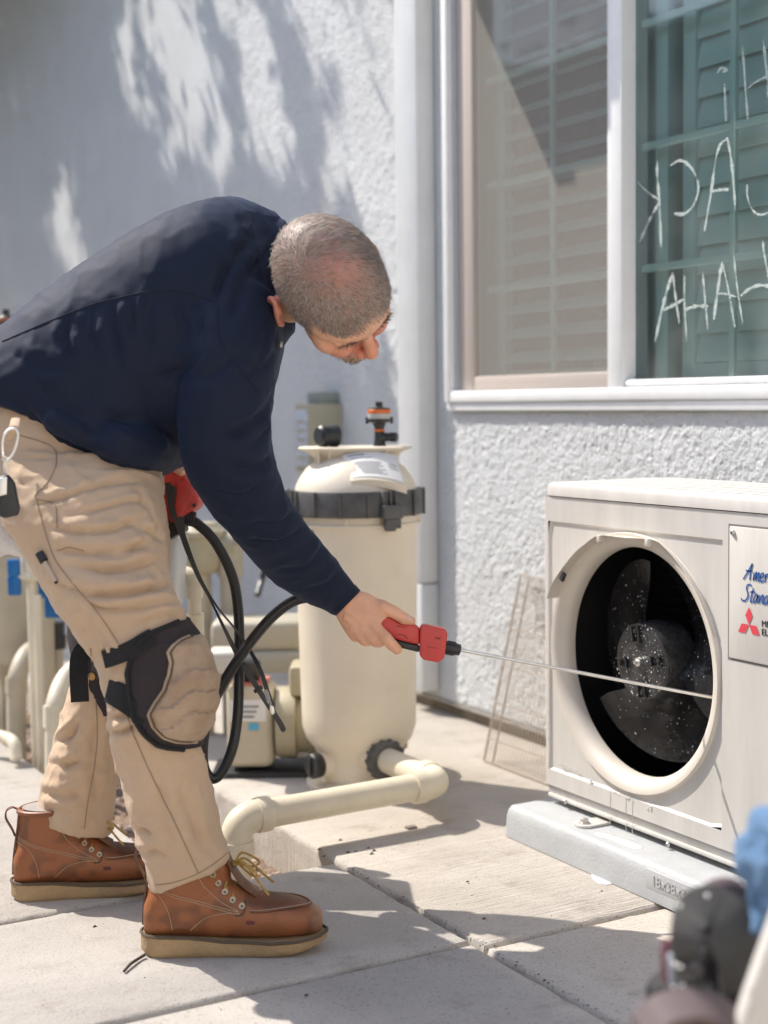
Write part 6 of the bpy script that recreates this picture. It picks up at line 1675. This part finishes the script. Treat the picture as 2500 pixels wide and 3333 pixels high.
    for side in (1, -1):
        for i, (x, z) in enumerate([(.124, .150), (.132, .134), (.143, .119), (.156, .107), (.171, .097)]):
            p = surf(x, side, z - .010)
            if p is None: p = W(x, side * .03, z - .01)
            n_ = unit(ay * side * .85 + V(0, 0, .5)); ey[side].append(p)
            MB().lathe([(.0022 * k, .0002), (.0022 * k, .0018), (.0050 * k, .0020), (.0056 * k, .0002)], p, n_, 14, cap=False).build("eyelet", eyelet_m, bt_)
            MB().lathe([(.0001, .0006), (.0023 * k, .0006)], p, n_, 10).build("eyelet_hole", black_plastic, bt_)
    tz = [(.143, .176), (.150, .158), (.157, .143), (.168, .126), (.182, .113), (.196, .104)]
    tg = [W(x, 0, z - .006) for x, z in tz]
    ribbon(spline(tg, 16), .017 * k, unit(ax * .55 + V(0, 0, .8)), .003, "tongue", leather_toe, bt_)
    lc_ = MB()
    def lace(a, b, lift_=.010):
        m_ = (a + b) / 2 + (ax * .5 + V(0, 0, .8)) * lift_; lc_.tube(spline([a, a * .7 + m_ * .3 + V(0, 0, .003), m_, b * .7 + m_ * .3 + V(0, 0, .003), b], 16), .0021 * k, 6)
    for i in range(5):
        lace(ey[1][i], ey[-1][max(i - 1, 0)], .014); lace(ey[-1][i], ey[1][max(i - 1, 0)], .016)
    kn = W(.158, 0, .148)
    for sgn, ln in ((1, .05), (-1, .045)):
        lc_.tube(spline([kn, kn + ay * .022 * sgn + ax * .012 + V(0, 0, .012), kn + ay * .036 * sgn + ax * .040 - V(0, 0, .008), kn + ay * .024 * sgn + ax * .030 - V(0, 0, .014), kn + ax * .006], 24), .0021 * k, 6)
        lc_.tube(spline([kn, kn + ay * .014 * sgn + ax * .018 + V(0, 0, .004), kn + ay * .026 * sgn + ax * ln - V(0, 0, .030), kn + ay * .034 * sgn + ax * (ln + .015) - V(0, 0, .046)], 16), .0021 * k, 6)
    ball(lc_, kn, .006 * k, None, 10)
    lc_.build("laces", lace_m, bt_)
    p = surf(.185, -1, .060)
    if p is not None: MB().obox(p, ax, ay, (0, 0, 1), .007, .0008, .003).build("side_tab", mat("dark_red_tab", (.12, .03, .035), .7) if "dark_red_tab" not in MATS else MATS["dark_red_tab"], bt_)
    return bt_
boot(V(.842, 2.385, 0), V(1.128, 2.236, 0))
boot(V(.722, 2.782, 0), V(1.012, 2.680, 0), label="rear boot, its collar standing open behind the ankle")
# ------------------------------------------------------------------ spray gun, hose and pump sprayer
red_m = mat("red_plastic", (.60, .060, .052), .42, var=.10, vscale=20, bump=.05, bscale=300)
rubber = mat("black_rubber", (.018, .018, .019), .38, var=.25, vscale=30)
milky = mat("milky_tank", (.74, .75, .76), .35)
milky.node_tree.nodes["Principled BSDF"].inputs["Transmission Weight"].default_value = .25
grey_clear = mat("smoky_plastic", (.30, .30, .29), .18, coat=.3)
def prism(px, d, half, name, m, parent, bev=.003, dirv=None, label=None):
    P = [at(x, y, d) for x, y in px]; q = -FWD if dirv is None else dirv
    mb = MB(); mb.loft([[p - q * half for p in P], [p + q * half for p in P]])
    return mb.build(name, m, parent, bevel=bev, bseg=3, label=label)
GD = 2.778
gun = empty("spray_gun", at(930, 1425, GD), "red and black spray gun with a long steel wand held in the man's hand", "spray gun")
prism([(786, 1316), (841, 1331), (866, 1346), (894, 1347), (907, 1356), (906, 1392), (867, 1383), (838, 1374), (790, 1360)], GD, .0165, "handle", red_m, gun, .005)
prism([(796, 1362), (838, 1375), (867, 1384), (906, 1393), (905, 1408), (872, 1400), (840, 1392), (800, 1378)], GD, .0130, "grip_insert", black_plastic, gun, .003)
prism([(910, 1350), (916, 1348), (961, 1358), (966, 1366), (959, 1419), (946, 1429), (914, 1423), (906, 1414), (907, 1356)], GD, .0215, "head", red_m, gun, .004)
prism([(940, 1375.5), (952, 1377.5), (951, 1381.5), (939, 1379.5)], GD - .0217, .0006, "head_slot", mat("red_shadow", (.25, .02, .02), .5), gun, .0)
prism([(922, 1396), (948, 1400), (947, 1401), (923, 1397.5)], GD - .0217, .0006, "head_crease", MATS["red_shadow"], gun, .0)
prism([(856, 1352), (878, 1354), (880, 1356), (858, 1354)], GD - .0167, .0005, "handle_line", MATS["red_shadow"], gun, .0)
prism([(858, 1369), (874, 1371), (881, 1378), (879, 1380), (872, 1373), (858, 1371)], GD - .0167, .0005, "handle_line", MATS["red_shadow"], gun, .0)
w0, w1 = at(962, 1398, GD), at(1452, 1490, 2.797)
wd_ = unit(w1 - w0)
MB().lathe([(.0001, 0), (.0125, 0), (.0125, .018), (.0112, .022), (.0108, .028), (.0060, .030), (.0001, .030)], w0, wd_, 20).build("nozzle_collar", black_plastic, gun, smooth=30)
for k_ in range(8):
    a = 2 * math.pi * k_ / 8; px_ = unit(np.cross(wd_, (0, 0, 1))); pz_ = np.cross(wd_, px_)
    MB().obox(w0 + wd_ * .010 + (px_ * math.cos(a) + pz_ * math.sin(a)) * .0125, wd_, px_ * -math.sin(a) + pz_ * math.cos(a), px_ * math.cos(a) + pz_ * math.sin(a), .008, .0015, .001).build("collar_rib", black_plastic, gun, smooth=0)
MB().tube([w0 + wd_ * .028, w1 + wd_ * .085], .0034, 14).build("wand", steel, gun)
MB().tube([w1 + wd_ * .085, w1 + wd_ * .10], .005, 12).build("wand_tip", brass, gun)

PD = 2.95
ps = empty("pump_sprayer", at(300, 1380, 3.02), "battery pump sprayer with red head and white tank held behind the man's legs", "sprayer")
prism([(338, 1030), (358, 1012), (398, 1017), (416, 1042), (437, 1078), (433, 1095), (386, 1126), (374, 1131), (362, 1098), (340, 1090)], PD, .045, "head", red_m, ps, .007)
prism([(384, 1040), (398, 1036), (418, 1066), (390, 1116), (374, 1122)], PD - .046, .004, "head_facet", red_m, ps, .003)
for x, y in ((370, 1055), (419, 1092)):
    MB().lathe([(.0001, .0), (.0038, .0), (.0042, -.004)], at(x, y, PD - .052), -FWD, 12).build("screw_recess", black_plastic, ps)
prism([(326, 1058), (356, 1058), (356, 1066), (326, 1066)], PD - .01, .05, "head_band", mat("pale_red", (.75, .25, .2), .4), ps, .001)
rc = at(338, 1120, PD - .005); ru = unit(UP + RGT * .14)
MB().lathe([(.001, -.05), (.026, -.048), (.030, -.03), (.030, .018), (.026, .026), (.026, .036), (.022, .040), (.001, .040)], rc, ru, 28).build("reservoir", grey_clear, ps, smooth=35)
MB().lathe([(.001, .0405), (.019, .0405), (.019, .045), (.010, .047), (.001, .047)], rc, ru, 12).build("reservoir_cap", steel, ps)
prism([(384, 1128), (402, 1110), (404, 1146), (392, 1152), (366, 1168), (368, 1128)], PD - .01, .03, "bracket", black_plastic, ps, .003)
h0 = at(398, 1118, PD - .02); hd = unit(RGT * .93 - UP * .18)
for k_ in range(5):
    MB().lathe([(.0001, 0), (.0150, 0), (.0160, .002), (.0150, .004), (.0001, .004)], h0 + hd * (.0045 * k_), hd, 18).build("hose_fitting", black_plastic, ps)
prism([(205, 1175), (392, 1148), (398, 1166), (387, 1312), (345, 1372), (300, 1400), (186, 1384), (150, 1328), (154, 1300)], 3.06, .085, "tank", milky, ps, .022)
hose = [at(413, 1123, PD - .02), at(428, 1133, 2.93), at(456, 1159, 2.93), at(480, 1196, 2.93), at(499, 1237, 2.93), at(509, 1274, 2.93), at(515, 1323, 2.925), at(517, 1372, 2.92), at(517, 1411, 2.915), at(516, 1480, 2.90), at(513, 1550, 2.89), at(503, 1612, 2.88), at(484, 1660, 2.875), at(462, 1682, 2.87), at(445, 1668, 2.865), at(438, 1635, 2.86), at(442, 1582, 2.855), at(456, 1528, 2.85), at(482, 1476, 2.845), at(517, 1421, 2.835), at(556, 1368, 2.83), at(596, 1325, 2.83), at(640, 1296, 2.83), at(690, 1290, 2.83), at(740, 1300, 2.81), at(786, 1336, 2.785)]
MB().tube(spline(hose, 160), .0104, 14).build("spray_hose", rubber, None, label="black rubber hose looping from the sprayer head up to the spray gun", cat="hose", smooth=60)
sl = spline([at(362, 1042, PD - .055), at(372, 1102, PD - .055), at(392, 1152, 2.90), at(412, 1208, 2.90), at(430, 1252, 2.90), at(455, 1297, 2.90), at(482, 1352, 2.885), at(515, 1418, 2.88), at(558, 1489, 2.87), at(605, 1562, 2.865), at(613, 1581, 2.865)], 60)
strap_o = empty("carry_strap", sl[0], "thin black webbing strap with a tag hanging from the sprayer head", "strap")
ribbon(sl, list(np.interp(np.linspace(0, 1, len(sl)), [0, .25, .42, .55, .70, .97, 1], [.0058, .0052, .0020, .0022, .0052, .0054, .0012])), unit(-FWD + RGT * .3), .0010, "strap_lower", rubber, strap_o)
s2 = spline([at(374, 1050, PD - .05), at(392, 1135, 2.905), at(415, 1205, 2.905), at(440, 1262, 2.905), at(470, 1312, 2.90), at(507, 1357, 2.90), at(536, 1398, 2.90), at(563, 1449, 2.885), at(579, 1498, 2.875), at(588, 1524, 2.872)], 50)
ribbon(s2, list(np.interp(np.linspace(0, 1, len(s2)), [0, .3, .55, .75, 1], [.004, .0022, .0020, .0042, .0048])), unit(-FWD + RGT * .2), .0009, "strap_upper", rubber, strap_o)
ribbon([at(574, 1490, 2.870), at(580, 1512, 2.868), at(584, 1524, 2.868)], .0042, unit(-FWD), .0012, "printed_tag", mat("tag_print", (.65, .65, .65), .5, col2=(.05, .05, .05), vscale=420), strap_o)
prism([(583, 1522), (591, 1526), (594, 1540), (588, 1545), (582, 1536)], 2.866, .002, "metal_clip", steel, strap_o, .0006)
c_ = at(558, 1489, 2.866); d_ = unit(at(565, 1500, 2.866) - c_)
MB().obox(c_, d_, np.cross(d_, FWD), FWD, .004, .0095, .003).build("strap_keeper", rubber, strap_o, bevel=.001)

# ------------------------------------------------------------------ things hanging on the man
ky = empty("key_fob", at(20, 1070, 2.36), "black car key fob with a silver edge hanging from a carabiner at the man's belt", "key fob")
KD = 2.335
MB().tube(spline([at(6, 986, KD), at(5, 960, KD), at(9, 940, KD), at(20, 928, KD), at(33, 926, KD), at(39, 936, KD), at(36, 958, KD), at(28, 980, KD), at(17, 994, KD), at(9, 993, KD)], 40, closed=True), .0024, 8).build("carabiner", steel, ky)
MB().tube(spline([at(12, 992, KD), at(20, 1004, KD), at(14, 1022, KD), at(7, 1010, KD)], 24, closed=True), .0013, 6).build("split_ring", steel, ky)
prism([(-8, 1032), (18, 1024), (32, 1042), (43, 1098), (39, 1113), (10, 1120), (-14, 1108)], KD, .007, "fob_case", black_plastic, ky, .004)
prism([(-8, 1034), (16, 1030), (15, 1068), (-10, 1074)], KD - .008, .002, "silver_edge", steel, ky, .001)
MB().tube(spline([at(34, 905, 2.42), at(30, 922, 2.36), at(24, 938, 2.38), at(14, 948, 2.44)], 10), .0075, 8, flat=.35).build("belt_loop", khaki, ky)
tb_ = MB()
for (x, y, r) in ((-20, 1140, .036), (2, 1150, .033), (20, 1160, .028), (36, 1172, .024), (48, 1182, .017), (-10, 1170, .026), (15, 1176, .018)): ball(tb_, at(x, y, 2.56), (r, r, r * 1.1), None, 14)
tw_ = fuse("hand_towel", tb_, .005, 6, mat("white_terry", (.72, .71, .70), .95, bump=.9, bscale=330, dist=.004), None)
v_ = getv(tw_); n_ = getn(tw_); setv(tw_, v_ + n_ * (.0035 * noise3(v_, 55, 3))[:, None]); tw_["label"] = "white terry towel hanging from the man's back pocket"; tw_["category"] = "towel"
pn = empty("pen", at(96, 1225, 2.42), "tan pen with a black clip in the man's thigh pocket", "pen")
c0, _n = cast(bt, 90, 1200); c1, _n1 = cast(bt, 122, 1256)
if c0 is not None and c1 is not None:
    c0 = c0 - FWD * .006; c1 = c1 - FWD * .006
    MB().tube([c0 + (c1 - c0) * .25, c1], .0042, 10).build("barrel", mat("tan_pen", (.48, .38, .28), .4), pn)
    MB().tube([c1, c1 + unit(c1 - c0) * .003], .003, 10).build("pen_end", black_plastic, pn)
    MB().tube([c0 - (c1 - c0) * .10, c0 + (c1 - c0) * .22], .0075, 10).build("pen_clip", black_plastic, pn)

# ------------------------------------------------------------------ tool bag, cloth and loose panel close to the camera
BD = 1.50
bag = empty("tool_bag", V(*(at(1540, 2100, BD)[:2]), 0), "black tool bag with a grey padded strap standing on the concrete close by", "bag")
bag_black = mat("black_nylon", (.016, .016, .018), .6, bump=.5, bscale=200, bump2=.4, b2scale=25)
b_ = MB()
for (x, y, r) in ((1590, 1985, .040), (1560, 2050, .052), (1590, 2120, .060), (1520, 2110, .045), (1500, 2180, .055), (1580, 2220, .075), (1480, 2260, .06), (1560, 2330, .08), (1600, 2420, .09), (1500, 2420, .09), (1560, 2600, .11), (1500, 2760, .11), (1600, 2780, .11)):
    ball(b_, at(x, y, BD + .04), (r, r, r), None, 16)
bg = fuse("bag_body", b_, .007, 5, bag_black, None); v_ = getv(bg); n_ = getn(bg); v_ = v_ + n_ * (.008 * noise3(v_, 22, 3) + .004 * noise3(v_, 55, 5))[:, None]; v_[:, 2] = np.maximum(v_[:, 2], .002); setv(bg, v_); attach(bg, bag)
grey_mesh = mat("grey_air_mesh", (.10, .098, .095), .85, bump=.7, bscale=500)
P = spline([at(1486, 2110, BD - .03), at(1478, 2050, BD - .045), at(1486, 1996, BD - .04), at(1510, 1972, BD - .03), at(1545, 1976, BD - .03), at(1580, 2010, BD - .035), at(1610, 2060, BD - .03), at(1630, 2130, BD - .02)], 40)
ribbon(P, list(np.interp(np.linspace(0, 1, len(P)), [0, .3, .5, 1], [.010, .016, .026, .034])), unit(-FWD * .8 + UP * .6 - RGT * .15), .008, "padded_strap", grey_mesh, bag)
P = spline([at(1530, 1935, BD - .01), at(1545, 1922, BD), at(1575, 1918, BD), at(1602, 1940, BD), at(1618, 1985, BD)], 24)
MB().tube(P, .011, 10).build("carry_handle", mat("plum_webbing", (.10, .07, .075), .8), bag)
P = spline([at(1460, 1985, BD - .02), at(1490, 1955, BD - .02), at(1530, 1938, BD - .01), at(1560, 1950, BD)], 18)
MB().tube(P, .007, 8).build("top_cord", mat("grey_cord", (.22, .23, .25), .6), bag)
P = spline([at(1452, 2035, BD - .02), at(1448, 2075, BD - .02), at(1452, 2120, BD - .02)], 12)
MB().tube(P, .010, 8).build("side_webbing", mat("maroon_webbing", (.11, .035, .05), .7), bag)
for x, y, r in ((1528, 1935, .0026), (1469, 1956, .0022), (1458, 2082, .003), (1455, 2132, .002)):
    b2 = MB(); ball(b2, at(x, y, BD - .045), (r, r, r), None, 12); b2.build("rivet", steel, bag, smooth=60)
for x, y in ((1472, 2100), (1500, 2095), (1478, 2140)):
    MB().tube(spline([at(x - 12, y, BD - .05), at(x, y - 10, BD - .055), at(x + 14, y + 2, BD - .05), at(x, y + 12, BD - .05)], 16, closed=True), .003, 6).build("metal_ring", mat("dull_metal", (.16, .16, .16), .5, metallic=.7) if "dull_metal" not in MATS else MATS["dull_metal"], bag)
prism([(1440, 2060), (1462, 2052), (1470, 2120), (1446, 2132)], BD - .03, .008, "clear_pouch", mat("clear_vinyl", (.26, .29, .34), .3), bag, .004)
P = spline([at(1385, 2225, BD - .08), at(1430, 2185, BD - .08), at(1500, 2172, BD - .07), at(1560, 2190, BD - .06), at(1610, 2235, BD - .05)], 24)
ribbon(P, .016, unit(-FWD * .6 + UP * .8), .006, "rim_binding", mat("plum_grey_trim", (.17, .13, .13), .7), bag)
prism([(1400, 2215), (1440, 2190), (1510, 2180), (1560, 2200), (1590, 2260), (1560, 2420), (1420, 2420)], BD - .04, .03, "front_pocket", mat("plum_nylon", (.085, .06, .06), .7), bag, .012)
# blue cloth over the bag
bl = MB(); CD = 1.46
for (x, y, r) in ((1690, 1800, .030), (1668, 1815, .022), (1645, 1828, .017), (1628, 1840, .013), (1640, 1862, .022), (1612, 1868, .012), (1604, 1890, .012), (1672, 1880, .032), (1624, 1905, .014), (1632, 1940, .012), (1642, 1975, .012), (1650, 2000, .010), (1690, 1930, .03), (1668, 1925, .015)):
    ball(bl, at(x, y, CD), (r, r, r * .9), None, 14)
bl_o = fuse("blue_cloth", bl, .004, 5, mat("blue_microfibre", (.20, .34, .54), .95, bump=.8, bscale=380, col2=(.13, .25, .43), vscale=18), None)
v_ = getv(bl_o); n_ = getn(bl_o); setv(bl_o, v_ + n_ * (.011 * noise3(v_, 34, 3) + .006 * noise3(v_, 75, 4))[:, None]); bl_o["label"] = "blue microfibre cloth draped over the black tool bag"; bl_o["category"] = "cloth"
# loose beige panel leaning beside the bag
pl = empty("loose_panel", V(*(at(1680, 2200, 1.36)[:2]), 0), "loose beige metal panel standing at the right edge beside the bag", "panel")
prism([(1700, 1880), (1667, 1975), (1640, 2050), (1612, 2130), (1596, 2180), (1592, 2200), (1598, 2230), (1640, 2700), (1900, 2700), (1900, 1880)], 1.36, .012, "sheet", ac_paint, pl, .006)
for x, y in ((1622, 2142), (1628, 2176), (1621, 2192)):
    MB().lathe([(.0001, .001), (.0022, .001), (.0024, -.002)], at(x, y, 1.3475), -FWD, 10).build("screw_hole", zinc, pl)
